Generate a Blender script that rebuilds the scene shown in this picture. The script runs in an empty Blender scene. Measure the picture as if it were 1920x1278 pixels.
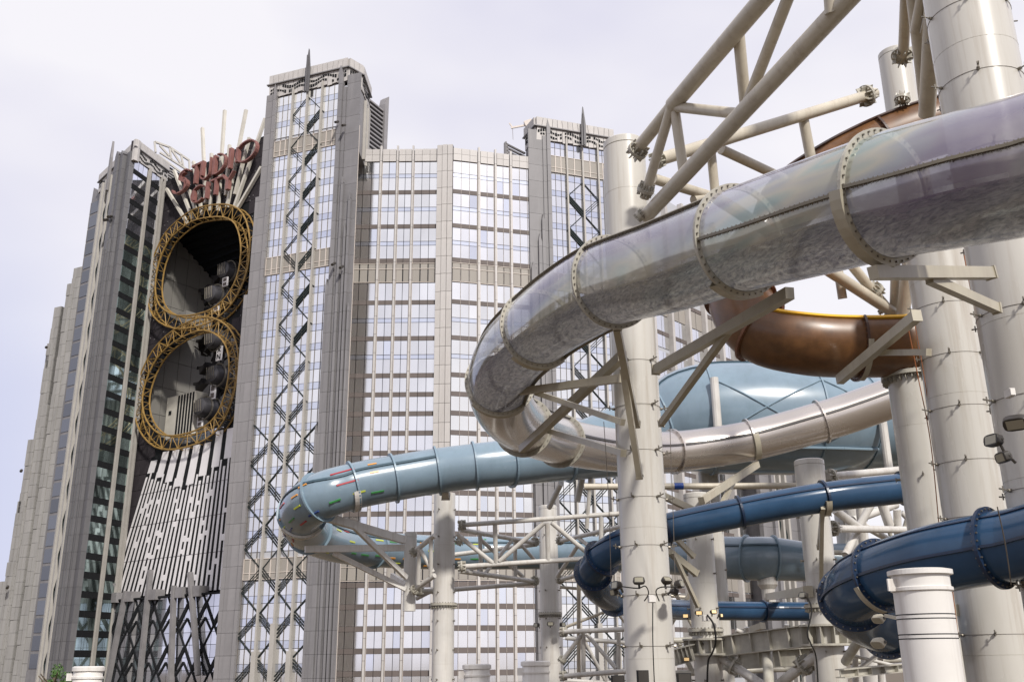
import bpy, bmesh, math, random
from mathutils import Vector, Matrix
random.seed(7)
sc = bpy.context.scene
col = sc.collection
R = math.radians

# ------------------------------------------------------------ camera
FPX, PITCH, ROLL = 1850.0, R(18.2), R(0.59)
cd = bpy.data.cameras.new('camera')
cam = bpy.data.objects.new('camera', cd)
col.objects.link(cam)
cd.sensor_width = 36.0
cd.lens = 36.0 * FPX / 1920.0
cd.clip_start = 0.1
cd.clip_end = 6000
cam.matrix_world = Matrix.Rotation(R(90) + PITCH, 4, 'X') @ Matrix.Rotation(-ROLL, 4, 'Z')
sc.camera = cam
CAMM = cam.matrix_world.to_3x3()

# ------------------------------------------------------------ world
SUN = Vector((0.30, -0.72, 0.60)).normalized()
sun_el = math.asin(SUN.z)
sun_az = math.atan2(SUN.x, SUN.y)
w = bpy.data.worlds.new("World")
sc.world = w
w.use_nodes = True
nt = w.node_tree
nt.nodes.clear()
out = nt.nodes.new('ShaderNodeOutputWorld')
bg = nt.nodes.new('ShaderNodeBackground')
sky = nt.nodes.new('ShaderNodeTexSky')
sky.sky_type = 'NISHITA'
sky.sun_disc = False
sky.sun_elevation = sun_el
sky.sun_rotation = sun_az
bg.inputs['Strength'].default_value = 0.12
tc = nt.nodes.new('ShaderNodeTexCoord')
mp = nt.nodes.new('ShaderNodeMapping')
mp.inputs['Scale'].default_value = (1.0, 1.0, 2.2)
nz = nt.nodes.new('ShaderNodeTexNoise')
nz.inputs['Scale'].default_value = 1.6
nz.inputs['Detail'].default_value = 4
nz.inputs['Roughness'].default_value = 0.5
cr = nt.nodes.new('ShaderNodeValToRGB')
cr.color_ramp.elements[0].position = 0.40
cr.color_ramp.elements[0].color = (6.45, 6.36, 7.45, 1)
cr.color_ramp.elements[1].position = 0.60
cr.color_ramp.elements[1].color = (8.1, 7.92, 8.3, 1)
mx = nt.nodes.new('ShaderNodeMixRGB')
mx.inputs['Fac'].default_value = 0.95
nt.links.new(tc.outputs['Generated'], mp.inputs['Vector'])
nt.links.new(mp.outputs['Vector'], nz.inputs['Vector'])
nt.links.new(nz.outputs['Fac'], cr.inputs['Fac'])
nt.links.new(sky.outputs['Color'], mx.inputs['Color1'])
# thinner, bluer cloud low on the left of the hotel
dp = nt.nodes.new('ShaderNodeVectorMath'); dp.operation = 'DOT_PRODUCT'
nv = nt.nodes.new('ShaderNodeVectorMath'); nv.operation = 'NORMALIZE'
dp.inputs[1].default_value = Vector((-0.62, 0.78, 0.12)).normalized()
mr_ = nt.nodes.new('ShaderNodeMapRange'); mr_.interpolation_type = 'SMOOTHSTEP'
mr_.inputs['From Min'].default_value = 0.93; mr_.inputs['From Max'].default_value = 1.0
mx2 = nt.nodes.new('ShaderNodeMixRGB'); mx2.inputs['Color2'].default_value = (5.2, 5.45, 7.2, 1)
nt.links.new(tc.outputs['Generated'], nv.inputs[0]); nt.links.new(nv.outputs[0], dp.inputs[0])
nt.links.new(dp.outputs['Value'], mr_.inputs['Value']); nt.links.new(mr_.outputs['Result'], mx2.inputs['Fac'])
nt.links.new(cr.outputs['Color'], mx2.inputs['Color1']); nt.links.new(mx2.outputs['Color'], mx.inputs['Color2'])
nt.links.new(mx.outputs['Color'], bg.inputs['Color'])
nt.links.new(bg.outputs['Background'], out.inputs['Surface'])

sl = bpy.data.lights.new('sun', 'SUN')
sl.energy = 4.1
sl.angle = R(4)
sl.color = (1.0, 0.95, 0.88)
so = bpy.data.objects.new('sun', sl)
col.objects.link(so)
so.rotation_euler = (-SUN).to_track_quat('-Z', 'Y').to_euler()
sc.view_settings.view_transform = 'Standard'
sc.view_settings.look = 'None'
sc.view_settings.exposure = 0.0
sc.view_settings.gamma = 1
sc.view_settings.use_curve_mapping = False
try:
    sc.cycles.max_bounces = 6
    sc.cycles.transparent_max_bounces = 10
    sc.cycles.caustics_reflective = False
    sc.cycles.caustics_refractive = False
    sc.cycles.sample_clamp_indirect = 4
except Exception:
    pass

GROUND = -6.0

# ------------------------------------------------------------ pixel to place
def ray(px, py):
    v = CAMM @ Vector(((px - 960) / FPX, (639 - py) / FPX, -1))
    return v
def at(px, py, c):            # c = distance along the view axis, metres
    return ray(px, py) * c
def atY(px, py, Y):
    r = ray(px, py)
    return r * (Y / r.y)
def atZ(px, py, Z):
    r = ray(px, py)
    return r * (Z / r.z)

# ------------------------------------------------------------ materials
def mat(name, c, rough=0.5, metal=0.0, var=0.0, nscale=1.5, bump=0.0, bscale=20, spec=0.5,
        coat=0.0, rnd=0.0, c2=None, emit=None, estr=0, alpha=1.0, stretch=(1, 1, 1), ramp=(0.35, 0.65)):
    m = bpy.data.materials.new(name)
    m.use_nodes = True
    t = m.node_tree
    b = t.nodes['Principled BSDF']
    b.inputs['Base Color'].default_value = (*c, 1)
    b.inputs['Roughness'].default_value = rough
    b.inputs['Metallic'].default_value = metal
    b.inputs['Specular IOR Level'].default_value = spec
    b.inputs['Coat Weight'].default_value = coat
    b.inputs['Coat Roughness'].default_value = 0.08
    b.inputs['Alpha'].default_value = alpha
    last = None
    tcn = t.nodes.new('ShaderNodeTexCoord')
    mpn = t.nodes.new('ShaderNodeMapping')
    mpn.inputs['Scale'].default_value = stretch
    t.links.new(tcn.outputs['Object'], mpn.inputs['Vector'])
    if var > 0 or c2:
        n = t.nodes.new('ShaderNodeTexNoise')
        n.inputs['Scale'].default_value = nscale
        n.inputs['Detail'].default_value = 6
        n.inputs['Roughness'].default_value = 0.6
        t.links.new(mpn.outputs['Vector'], n.inputs['Vector'])
        rp = t.nodes.new('ShaderNodeValToRGB')
        rp.color_ramp.elements[0].position = ramp[0]
        rp.color_ramp.elements[1].position = ramp[1]
        k = c2 if c2 else tuple(x * (1 - var) for x in c)
        rp.color_ramp.elements[0].color = (*k, 1)
        rp.color_ramp.elements[1].color = (*c, 1)
        t.links.new(n.outputs['Fac'], rp.inputs['Fac'])
        last = rp.outputs['Color']
        # roughness varies a little too
        mr = t.nodes.new('ShaderNodeMapRange')
        mr.inputs['To Min'].default_value = max(0.02, rough - 0.06)
        mr.inputs['To Max'].default_value = min(1, rough + 0.1)
        t.links.new(n.outputs['Fac'], mr.inputs['Value'])
        t.links.new(mr.outputs['Result'], b.inputs['Roughness'])
    if rnd > 0:
        oi = t.nodes.new('ShaderNodeObjectInfo')
        hv = t.nodes.new('ShaderNodeHueSaturation')
        mr2 = t.nodes.new('ShaderNodeMapRange')
        mr2.inputs['To Min'].default_value = 1 - rnd
        mr2.inputs['To Max'].default_value = 1 + rnd * 0.5
        t.links.new(oi.outputs['Random'], mr2.inputs['Value'])
        t.links.new(mr2.outputs['Result'], hv.inputs['Value'])
        if last:
            t.links.new(last, hv.inputs['Color'])
        else:
            hv.inputs['Color'].default_value = (*c, 1)
        last = hv.outputs['Color']
    if last:
        t.links.new(last, b.inputs['Base Color'])
    if bump > 0:
        n2 = t.nodes.new('ShaderNodeTexNoise')
        n2.inputs['Scale'].default_value = bscale
        n2.inputs['Detail'].default_value = 5
        t.links.new(mpn.outputs['Vector'], n2.inputs['Vector'])
        bp = t.nodes.new('ShaderNodeBump')
        bp.inputs['Strength'].default_value = bump
        bp.inputs['Distance'].default_value = 0.05
        t.links.new(n2.outputs['Fac'], bp.inputs['Height'])
        t.links.new(bp.outputs['Normal'], b.inputs['Normal'])
    if emit:
        b.inputs['Emission Color'].default_value = (*emit, 1)
        b.inputs['Emission Strength'].default_value = estr
    return m

M = {}
M['ground'] = mat('ground_paving', (0.13, 0.10, 0.065), 0.8, var=0.3, nscale=0.2)
M['pane'] = mat('pale_sky_glass', (0.95, 0.95, 0.94), 0.10, 0.95, rnd=0.07)
def painted_reflection(m, lo, hi, sc=(.05, .05, .035)):
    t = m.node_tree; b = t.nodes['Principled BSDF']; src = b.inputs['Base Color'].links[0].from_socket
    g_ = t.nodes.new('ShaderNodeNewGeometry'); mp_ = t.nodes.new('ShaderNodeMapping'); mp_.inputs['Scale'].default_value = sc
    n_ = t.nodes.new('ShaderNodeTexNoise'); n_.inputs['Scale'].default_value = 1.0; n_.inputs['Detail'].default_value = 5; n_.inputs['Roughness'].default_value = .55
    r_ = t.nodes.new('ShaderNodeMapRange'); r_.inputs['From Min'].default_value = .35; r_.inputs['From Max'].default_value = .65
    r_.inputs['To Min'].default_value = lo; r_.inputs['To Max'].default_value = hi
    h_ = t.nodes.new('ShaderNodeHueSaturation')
    # cloud reflection painted into the glass colour, shifted at random per pane
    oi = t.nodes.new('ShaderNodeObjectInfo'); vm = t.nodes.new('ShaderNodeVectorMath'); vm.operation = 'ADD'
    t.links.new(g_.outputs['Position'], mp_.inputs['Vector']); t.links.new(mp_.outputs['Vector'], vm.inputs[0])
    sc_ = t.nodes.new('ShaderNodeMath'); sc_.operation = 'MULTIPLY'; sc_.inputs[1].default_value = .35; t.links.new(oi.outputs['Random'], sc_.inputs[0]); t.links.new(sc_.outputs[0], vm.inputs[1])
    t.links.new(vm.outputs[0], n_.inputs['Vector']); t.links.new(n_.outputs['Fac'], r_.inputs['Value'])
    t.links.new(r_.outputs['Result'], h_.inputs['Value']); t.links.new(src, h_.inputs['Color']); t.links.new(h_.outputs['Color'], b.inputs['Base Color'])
painted_reflection(M['pane'], .84, 1.04)
M['pane_blue'] = mat('blue_tinted_glass', (0.82, 0.85, 0.91), 0.07, 0.93, rnd=0.12)
M['pane_dark'] = mat('dark_green_glass', (0.30, 0.38, 0.37), 0.08, 0.85, rnd=0.5)
M['pane_slate'] = mat('slate_glass', (0.15, 0.16, 0.185), 0.12, 0.6, rnd=0.3)
M['pane_grey'] = mat('grey_mirror_glass', (0.80, 0.82, 0.90), 0.05, 0.95, rnd=0.22)
M['back'] = mat('curtain_wall_backing', (0.42, 0.43, 0.46), 0.4)
painted_reflection(M['pane_dark'], .3, 1.9, (.16, .16, .06)); painted_reflection(M['pane_grey'], .75, 1.1)
M['band'] = mat('brown_spandrel', (0.135, 0.115, 0.108), 0.6, rnd=0.12, spec=0.2)
M['bluespan'] = mat('blue_spandrel', (0.71, 0.745, 0.83), 0.12, 0.92, rnd=0.08)
M['louv'] = mat('taupe_louvre', (0.29, 0.268, 0.24), 0.6, rnd=0.12)
M['granite'] = mat('pink_granite', (0.50, 0.478, 0.462), 0.55, var=0.13, nscale=0.6, rnd=0.07)
M['mull'] = mat('pale_mullion', (0.56, 0.50, 0.45), 0.5)
M['pier'] = mat('beige_pier', (0.40, 0.38, 0.35), 0.55, var=0.12, nscale=0.5)
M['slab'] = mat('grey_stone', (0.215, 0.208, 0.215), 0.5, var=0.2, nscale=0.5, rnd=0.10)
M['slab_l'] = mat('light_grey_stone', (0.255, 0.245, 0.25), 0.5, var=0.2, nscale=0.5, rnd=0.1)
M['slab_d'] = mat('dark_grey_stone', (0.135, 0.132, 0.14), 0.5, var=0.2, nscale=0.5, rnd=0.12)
M['slab_joint'] = mat('stone_joint', (0.05, 0.045, 0.05), 0.9, spec=0.1)
M['masonry'] = mat('weathered_beige_stone', (0.36, 0.35, 0.335), 0.75, var=0.25, nscale=0.25, rnd=0.08)
M['black'] = mat('black_metal', (0.014, 0.015, 0.017), 0.75, spec=0.15)
M['darkwall'] = mat('dark_perforated_cladding', (0.05, 0.044, 0.05), 0.8, var=0.35, nscale=1.2, rnd=0.15, spec=0.15)
M['lattice'] = mat('dark_green_steel', (0.02, 0.027, 0.028), 0.7, spec=0.2)
M['fanwhite'] = mat('white_fan_panel', (0.80, 0.78, 0.79), 0.5, var=0.1, nscale=0.3)
M['gold'] = mat('gold_paint', (0.34, 0.21, 0.06), 0.5, 0.15, var=0.25, nscale=1.0)
M['copper'] = mat('copper_pink_metal', (0.29, 0.13, 0.115), 0.5, 0.2, var=0.2, nscale=0.5)
M['rod'] = mat('ivory_rod', (0.62, 0.59, 0.52), 0.45, var=0.15, nscale=0.3)
M['tunnel'] = mat('warm_grey_panel', (0.20, 0.192, 0.175), 0.7, var=0.25, nscale=0.15, rnd=0.07)
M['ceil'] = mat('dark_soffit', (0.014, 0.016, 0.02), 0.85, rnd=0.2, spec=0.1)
M['darksteel'] = mat('dark_steel', (0.03, 0.028, 0.03), 0.7, spec=0.2)
M['cabin'] = mat('gondola_shell', (0.06, 0.058, 0.064), 0.45, 0.1)
M['white'] = mat('white_enamel', (0.68, 0.66, 0.63), 0.4, var=0.08, nscale=1.5)
M['col'] = mat('warm_grey_column_paint', (0.55, 0.53, 0.485), 0.27, var=0.12, nscale=0.55, spec=0.45,
               coat=0.25, stretch=(1, 1, 0.25), bump=0.03, bscale=3)
M['col2'] = mat('pale_pipe_paint', (0.60, 0.58, 0.545), 0.34, var=0.16, nscale=0.9, coat=0.15)
M['pipe'] = mat('cream_truss_paint', (0.56, 0.51, 0.415), 0.38, var=0.2, nscale=0.8, coat=0.15)
M['beam'] = mat('khaki_beam_paint', (0.42, 0.385, 0.30), 0.4, var=0.15, nscale=1.5, coat=0.1)
M['steel'] = mat('galvanised_bolt', (0.20, 0.18, 0.15), 0.35, 0.6)
M['flange'] = mat('flange_paint', (0.44, 0.42, 0.36), 0.4, var=0.2, nscale=4)
def streaks(m, tint=(0.27, 0.21, 0.15), amt=0.6, sc=(5, 5, .22), lo=.5):
    t = m.node_tree; b = t.nodes['Principled BSDF']; src = b.inputs['Base Color'].links[0].from_socket
    g_ = t.nodes.new('ShaderNodeNewGeometry'); mp_ = t.nodes.new('ShaderNodeMapping'); mp_.inputs['Scale'].default_value = sc
    n_ = t.nodes.new('ShaderNodeTexNoise'); n_.inputs['Scale'].default_value = 1.0; n_.inputs['Detail'].default_value = 8; n_.inputs['Roughness'].default_value = .7
    r_ = t.nodes.new('ShaderNodeMapRange'); r_.inputs['From Min'].default_value = lo; r_.inputs['From Max'].default_value = .8; r_.inputs['To Max'].default_value = amt
    x_ = t.nodes.new('ShaderNodeMixRGB'); x_.inputs['Color2'].default_value = (*tint, 1)
    t.links.new(g_.outputs['Position'], mp_.inputs['Vector']); t.links.new(mp_.outputs['Vector'], n_.inputs['Vector']); t.links.new(n_.outputs['Fac'], r_.inputs['Value'])
    t.links.new(r_.outputs['Result'], x_.inputs['Fac']); t.links.new(src, x_.inputs['Color1']); t.links.new(x_.outputs['Color'], b.inputs['Base Color'])
for k_ in ('col', 'col2', 'white', 'pipe', 'beam', 'flange'): streaks(M[k_])
streaks(M['granite'], (0.33, 0.30, 0.28), .5, (.5, .5, .06), .5)
streaks(M['masonry'], (0.15, 0.145, 0.14), .7, (.5, .5, .05), .45)
streaks(M['slab'], (0.33, 0.32, 0.32), .5, (.4, .4, .04), .5)
M['silver'] = mat('silver_fibreglass', (0.62, 0.57, 0.53), 0.24, 0.85, var=0.12, nscale=0.6, coat=0.5,
                  stretch=(0.3, 1, 1))
M['blue'] = mat('powder_blue_fibreglass', (0.195, 0.27, 0.335), 0.22, var=0.16, nscale=0.5, coat=0.5)
streaks(M['blue'], (0.13, 0.19, 0.22), .6, (3, 3, 1.2), .5)
M['blue_dk'] = mat('blue_seam', (0.04, 0.075, 0.10), 0.4)
M['blue_rim'] = mat('blue_flange', (0.19, 0.265, 0.325), 0.35)
M['navy'] = mat('navy_fibreglass', (0.030, 0.075, 0.150), 0.17, var=0.35, nscale=0.8, coat=0.18, spec=0.3)
M['navy_rim'] = mat('navy_flange', (0.010, 0.024, 0.058), 0.35, coat=0.1)
M['brown'] = mat('rust_brown_fibreglass', (0.165, 0.074, 0.026), 0.34, var=0.45, nscale=2.2, coat=0.15)
M['brown_rim'] = mat('dark_brown_rim', (0.06, 0.03, 0.02), 0.35, coat=0.3)
M['brown_fl'] = mat('rust_flange', (0.22, 0.10, 0.055), 0.45, var=0.3, nscale=5)
M['yellow'] = mat('lit_yellow_rim', (0.75, 0.42, 0.03), 0.35)  # light on the lower flume's rim and lining, put into the colour
M['red'] = mat('red_insert', (0.36, 0.03, 0.04), 0.35)
M['orange'] = mat('orange_insert', (0.68, 0.30, 0.05), 0.35)
M['lime'] = mat('yellow_green_insert', (0.5, 0.55, 0.07), 0.35)
M['green'] = mat('green_insert', (0.05, 0.24, 0.07), 0.35)
M['indigo'] = mat('indigo_insert', (0.03, 0.06, 0.22), 0.35)
M['lampblack'] = mat('floodlight_housing', (0.035, 0.03, 0.025), 0.4)
M['lens'] = mat('floodlight_lens', (0.35, 0.33, 0.26), 0.15, 0.2)
M['litlens'] = mat('lit_floodlight_lens', (0.9, 0.7, 0.4), 0.3, emit=(1.0, 0.62, 0.22), estr=0.45)
M['tape'] = mat('blue_tape', (0.02, 0.07, 0.32), 0.4)
M['cable'] = mat('black_cable', (0.015, 0.014, 0.013), 0.6)
M['wire'] = mat('grey_wire', (0.16, 0.14, 0.12), 0.5)
M['rust'] = mat('orange_rope', (0.36, 0.13, 0.05), 0.7)
M['leaf'] = mat('leaf_green', (0.075, 0.15, 0.03), 0.55, rnd=0.3, c2=(0.035, 0.09, 0.015), nscale=2.5)
M['bark'] = mat('bark', (0.12, 0.09, 0.06), 0.8, var=0.3, nscale=5)
M['seam'] = mat('tube_seam_bar', (0.20, 0.175, 0.13), 0.4, 0.2, var=0.2, nscale=5)
M['seam_dk'] = mat('dark_seam_bar', (0.05, 0.045, 0.045), 0.4)

def clear_tube_mat():
    m = bpy.data.materials.new('tinted_iridescent_acrylic')
    m.use_nodes = True
    t = m.node_tree
    b = t.nodes['Principled BSDF']
    tcn = t.nodes.new('ShaderNodeTexCoord')
    mpn = t.nodes.new('ShaderNodeMapping')
    mpn.inputs['Scale'].default_value = (0.32, 0.2, 1.0)
    n = t.nodes.new('ShaderNodeTexNoise')
    n.inputs['Scale'].default_value = 1.0
    n.inputs['Detail'].default_value = 3
    n.inputs['Distortion'].default_value = 0.6
    rp = t.nodes.new('ShaderNodeValToRGB')
    e = rp.color_ramp.elements
    e[0].position = 0.30; e[0].color = (0.16, 0.13, 0.22, 1)
    e[1].position = 0.74; e[1].color = (0.50, 0.39, 0.29, 1)
    for p, c in ((0.41, (0.24, 0.215, 0.28, 1)), (0.50, (0.32, 0.33, 0.355, 1)), (0.57, (0.44, 0.42, 0.35, 1)),
                 (0.64, (0.28, 0.36, 0.34, 1))):
        q = e.new(p); q.color = c
    t.links.new(tcn.outputs['Object'], mpn.inputs['Vector'])
    t.links.new(mpn.outputs['Vector'], n.inputs['Vector'])
    t.links.new(n.outputs['Fac'], rp.inputs['Fac'])
    t.links.new(rp.outputs['Color'], b.inputs['Base Color'])
    b.inputs['Roughness'].default_value = 0.12
    b.inputs['Metallic'].default_value = 0.2
    b.inputs['Coat Weight'].default_value = 1.0
    b.inputs['Coat Roughness'].default_value = 0.05
    b.inputs['Thin Film Thickness'].default_value = 420
    b.inputs['Thin Film IOR'].default_value = 1.45
    # the wet bottom of the tube is clearer: the water inside shows through it
    ge = t.nodes.new('ShaderNodeNewGeometry'); sp = t.nodes.new('ShaderNodeSeparateXYZ')
    ra = t.nodes.new('ShaderNodeMapRange'); ra.interpolation_type = 'SMOOTHSTEP'
    ra.inputs['From Min'].default_value = -0.62; ra.inputs['From Max'].default_value = -0.42
    ra.inputs['To Min'].default_value = 0.30; ra.inputs['To Max'].default_value = 0.80
    ad = t.nodes.new('ShaderNodeMath'); ad.operation = 'ADD'
    n3 = t.nodes.new('ShaderNodeTexNoise'); n3.inputs['Scale'].default_value = 2.2; n3.inputs['Detail'].default_value = 6
    m3 = t.nodes.new('ShaderNodeMath'); m3.operation = 'MULTIPLY_ADD'; m3.inputs[1].default_value = .5; m3.inputs[2].default_value = -.25
    t.links.new(tcn.outputs['Object'], n3.inputs['Vector']); t.links.new(n3.outputs['Fac'], m3.inputs[0])
    t.links.new(ge.outputs['True Normal'], sp.inputs[0]); t.links.new(sp.outputs['Z'], ad.inputs[0]); t.links.new(m3.outputs[0], ad.inputs[1])
    t.links.new(ad.outputs[0], ra.inputs['Value']); t.links.new(ra.outputs['Result'], b.inputs['Alpha'])
    return m
M['clear'] = clear_tube_mat()
def water_mat():
    m = bpy.data.materials.new('rippling_water_film')
    m.use_nodes = True
    t = m.node_tree
    b = t.nodes['Principled BSDF']
    tcn = t.nodes.new('ShaderNodeTexCoord')
    mpn = t.nodes.new('ShaderNodeMapping')
    mpn.inputs['Scale'].default_value = (0.45, 0.3, 1.8)
    n = t.nodes.new('ShaderNodeTexNoise')
    n.inputs['Scale'].default_value = 24.0
    n.inputs['Detail'].default_value = 7
    n.inputs['Roughness'].default_value = 0.65
    n.inputs['Distortion'].default_value = 0.5
    rp = t.nodes.new('ShaderNodeValToRGB')
    e = rp.color_ramp.elements
    e[0].position = 0.36; e[0].color = (0.22, 0.215, 0.24, 1)
    e[1].position = 0.66; e[1].color = (0.60, 0.57, 0.53, 1)
    t.links.new(tcn.outputs['Object'], mpn.inputs['Vector'])
    t.links.new(mpn.outputs['Vector'], n.inputs['Vector'])
    t.links.new(n.outputs['Fac'], rp.inputs['Fac'])
    t.links.new(rp.outputs['Color'], b.inputs['Base Color'])
    bp = t.nodes.new('ShaderNodeBump')
    bp.inputs['Strength'].default_value = 1.0
    bp.inputs['Distance'].default_value = 0.12
    t.links.new(n.outputs['Fac'], bp.inputs['Height'])
    t.links.new(bp.outputs['Normal'], b.inputs['Normal'])
    b.inputs['Roughness'].default_value = 0.08
    b.inputs['Coat Weight'].default_value = 0.35
    tr_ = t.nodes.new('ShaderNodeBsdfTranslucent'); ms_ = t.nodes.new('ShaderNodeMixShader'); ms_.inputs[0].default_value = .45
    t.links.new(rp.outputs['Color'], tr_.inputs['Color']); t.links.new(bp.outputs['Normal'], tr_.inputs['Normal'])
    om = [n__ for n__ in t.nodes if n__.type == 'OUTPUT_MATERIAL'][0]
    t.links.new(b.outputs[0], ms_.inputs[1]); t.links.new(tr_.outputs[0], ms_.inputs[2]); t.links.new(ms_.outputs[0], om.inputs['Surface'])
    return m
M['water'] = water_mat()

# ------------------------------------------------------------ mesh builder
class MB:
    def __init__(s, origin=(0, 0, 0)):
        s.v = []; s.f = []; s.o = Vector(origin); s.sm = False
    def add(s, vs, fs):
        n = len(s.v)
        s.v += [tuple(Vector(p) - s.o) for p in vs]
        s.f += [tuple(i + n for i in q) for q in fs]
        return s
    def hexa(s, p):           # 8 points: bottom 4 ccw, top 4 ccw
        return s.add(p, [(3, 2, 1, 0), (4, 5, 6, 7), (0, 1, 5, 4), (1, 2, 6, 5), (2, 3, 7, 6), (3, 0, 4, 7)])
    def box(s, a, b):
        x0, y0, z0 = a; x1, y1, z1 = b
        return s.hexa([(x0, y0, z0), (x1, y0, z0), (x1, y1, z0), (x0, y1, z0), (x0, y0, z1), (x1, y0, z1), (x1, y1, z1), (x0, y1, z1)])
    def fbox(s, F, u0, u1, z0, z1, d0, d1):
        P = F.pt
        return s.hexa([P(u0, z0, d1), P(u1, z0, d1), P(u1, z0, d0), P(u0, z0, d0), P(u0, z1, d1), P(u1, z1, d1), P(u1, z1, d0), P(u0, z1, d0)])
    def fpoly(s, F, pts, d0, d1):
        n = len(pts)
        vs = [F.pt(u, z, d1) for u, z in pts] + [F.pt(u, z, d0) for u, z in pts]
        fs = [tuple(range(n)), tuple(reversed(range(n, 2 * n)))]
        fs += [(i, n + i, n + (i + 1) % n, (i + 1) % n) for i in range(n)]
        return s.add(vs, fs)
    def fbar(s, F, a, b, w, d0, d1):
        a = Vector(a); b = Vector(b)
        t = (b - a).normalized(); n = Vector((-t.y, t.x)) * w / 2
        return s.fpoly(F, [a - n, b - n, b + n, a + n], d0, d1)
    def tube(s, a, b, r, r2=None, n=12, caps=True):
        a = Vector(a); b = Vector(b); r2 = r if r2 is None else r2
        d = (b - a).normalized()
        x = d.orthogonal().normalized(); y = d.cross(x)
        vs = []
        for p, q in ((a, r), (b, r2)):
            for i in range(n):
                t = 2 * math.pi * i / n
                vs.append(p + x * (q * math.cos(t)) + y * (q * math.sin(t)))
        fs = [(i, (i + 1) % n, n + (i + 1) % n, n + i) for i in range(n)]
        if caps:
            fs += [tuple(reversed(range(n))), tuple(range(n, 2 * n))]
        return s.add(vs, fs)
    def beam(s, a, b, w, h, up=Vector((0, 0, 1))):
        a = Vector(a); b = Vector(b); d = (b - a).normalized()
        x = d.cross(up)
        if x.length < 0.05: x = d.cross(Vector((1, 0, 0)))
        x.normalize(); y = x.cross(d).normalized()
        P = []
        for p in (a, b):
            P += [p - x * w / 2 - y * h / 2, p + x * w / 2 - y * h / 2, p + x * w / 2 + y * h / 2, p - x * w / 2 + y * h / 2]
        return s.hexa(P)
    def lathe(s, c, prof, n=40):    # prof [(r,z)] absolute z, centre (x,y)
        vs = []
        for r, z in prof:
            for i in range(n):
                t = 2 * math.pi * i / n
                vs.append((c[0] + r * math.cos(t), c[1] + r * math.sin(t), z))
        fs = []
        for k in range(len(prof) - 1):
            for i in range(n):
                j = (i + 1) % n
                fs.append((k * n + i, k * n + j, (k + 1) * n + j, (k + 1) * n + i))
        fs.append(tuple(reversed(range(n)))); fs.append(tuple(range((len(prof) - 1) * n, len(prof) * n)))
        return s.add(vs, fs)
    def ring(s, c, nrm, r0, r1, th, n=40, x=None):   # annulus disc of thickness th
        nrm = Vector(nrm).normalized(); c = Vector(c)
        x = nrm.orthogonal().normalized(); y = nrm.cross(x)
        vs = []
        for r, o in ((r0, -th / 2), (r1, -th / 2), (r1, th / 2), (r0, th / 2)):
            for i in range(n):
                t = 2 * math.pi * i / n
                vs.append(c + nrm * o + x * (r * math.cos(t)) + y * (r * math.sin(t)))
        fs = []
        for k in range(4):
            for i in range(n):
                j = (i + 1) % n; k2 = (k + 1) % 4
                fs.append((k * n + i, k * n + j, k2 * n + j, k2 * n + i))
        return s.add(vs, fs)
    def build(s, name, m, parent=None, smooth=False, kind=None, label=None):
        me = bpy.data.meshes.new(name)
        me.from_pydata(s.v, [], s.f)
        me.materials.append(M[m])
        if smooth:
            me.shade_smooth()
            try: me.set_sharp_from_angle(angle=R(38))
            except Exception: pass
        o = bpy.data.objects.new(name, me)
        if parent: o.parent = parent
        else: o.location = s.o
        col.objects.link(o)
        if kind: o['kind'] = kind
        if label: o['label'] = label
        return o

def thing(name, label, cat, loc, group=None):
    o = bpy.data.objects.new(name, None)
    o.empty_display_size = 0.3
    o.location = loc
    col.objects.link(o)
    o['label'] = label; o['category'] = cat
    if group: o['group'] = group
    return o
def tag(o, label, cat, group=None):
    o['label'] = label; o['category'] = cat
    if group: o['group'] = group
    return o

UNIT = {}
def unit(m):
    if m not in UNIT:
        me = bpy.data.meshes.new('panel_' + m)
        v = [(x, y, z) for z in (0, 1) for x, y in ((0, 0), (1, 0), (1, 1), (0, 1))]
        me.from_pydata(v, [], [(3, 2, 1, 0), (4, 5, 6, 7), (0, 1, 5, 4), (1, 2, 6, 5), (2, 3, 7, 6), (3, 0, 4, 7)])
        me.materials.append(M[m])
        UNIT[m] = me
    return UNIT[m]

class Fac:                        # a vertical facade plane from P0 to P1, normal on the camera's side
    def __init__(s, P0, P1):
        s.p = Vector((P0[0], P0[1])); q = Vector((P1[0], P1[1]))
        s.L = (q - s.p).length
        s.u = (q - s.p) / s.L
        s.n = Vector((s.u.y, -s.u.x))
        s.ang = math.atan2(s.u.y, s.u.x)
    def pt(s, u, z, d=0):
        p = s.p + s.u * u + s.n * d
        return Vector((p.x, p.y, z))
    def px(s, x, y, d=0):         # where the line of sight meets the plane set d proud
        r = ray(x, y)
        o = s.p + s.n * d
        n2 = s.n
        k = (o.x * n2.x + o.y * n2.y) / (r.x * n2.x + r.y * n2.y)
        q = r * k
        return ((Vector((q.x, q.y)) - o).dot(s.u), q.z)
    def piece(s, name, m, parent, u0, u1, z0, z1, d0, d1):
        o = bpy.data.objects.new(name, unit(m))
        o.parent = parent
        p = s.pt(u0, z0, d1) - parent.location
        o.location = p
        o.rotation_euler = (0, 0, s.ang)
        o.scale = (u1 - u0, d1 - d0, z1 - z0)
        col.objects.link(o)
        return o

def frange(a, b, s):
    r = []
    while a < b - 1e-6:
        r.append(a); a += s
    return r

# ============================================================ GROUND
g = MB(); g.box((-3000, -600, GROUND - 2), (3000, 5000, GROUND))
o = g.build('ground', 'ground', kind='structure')

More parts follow.
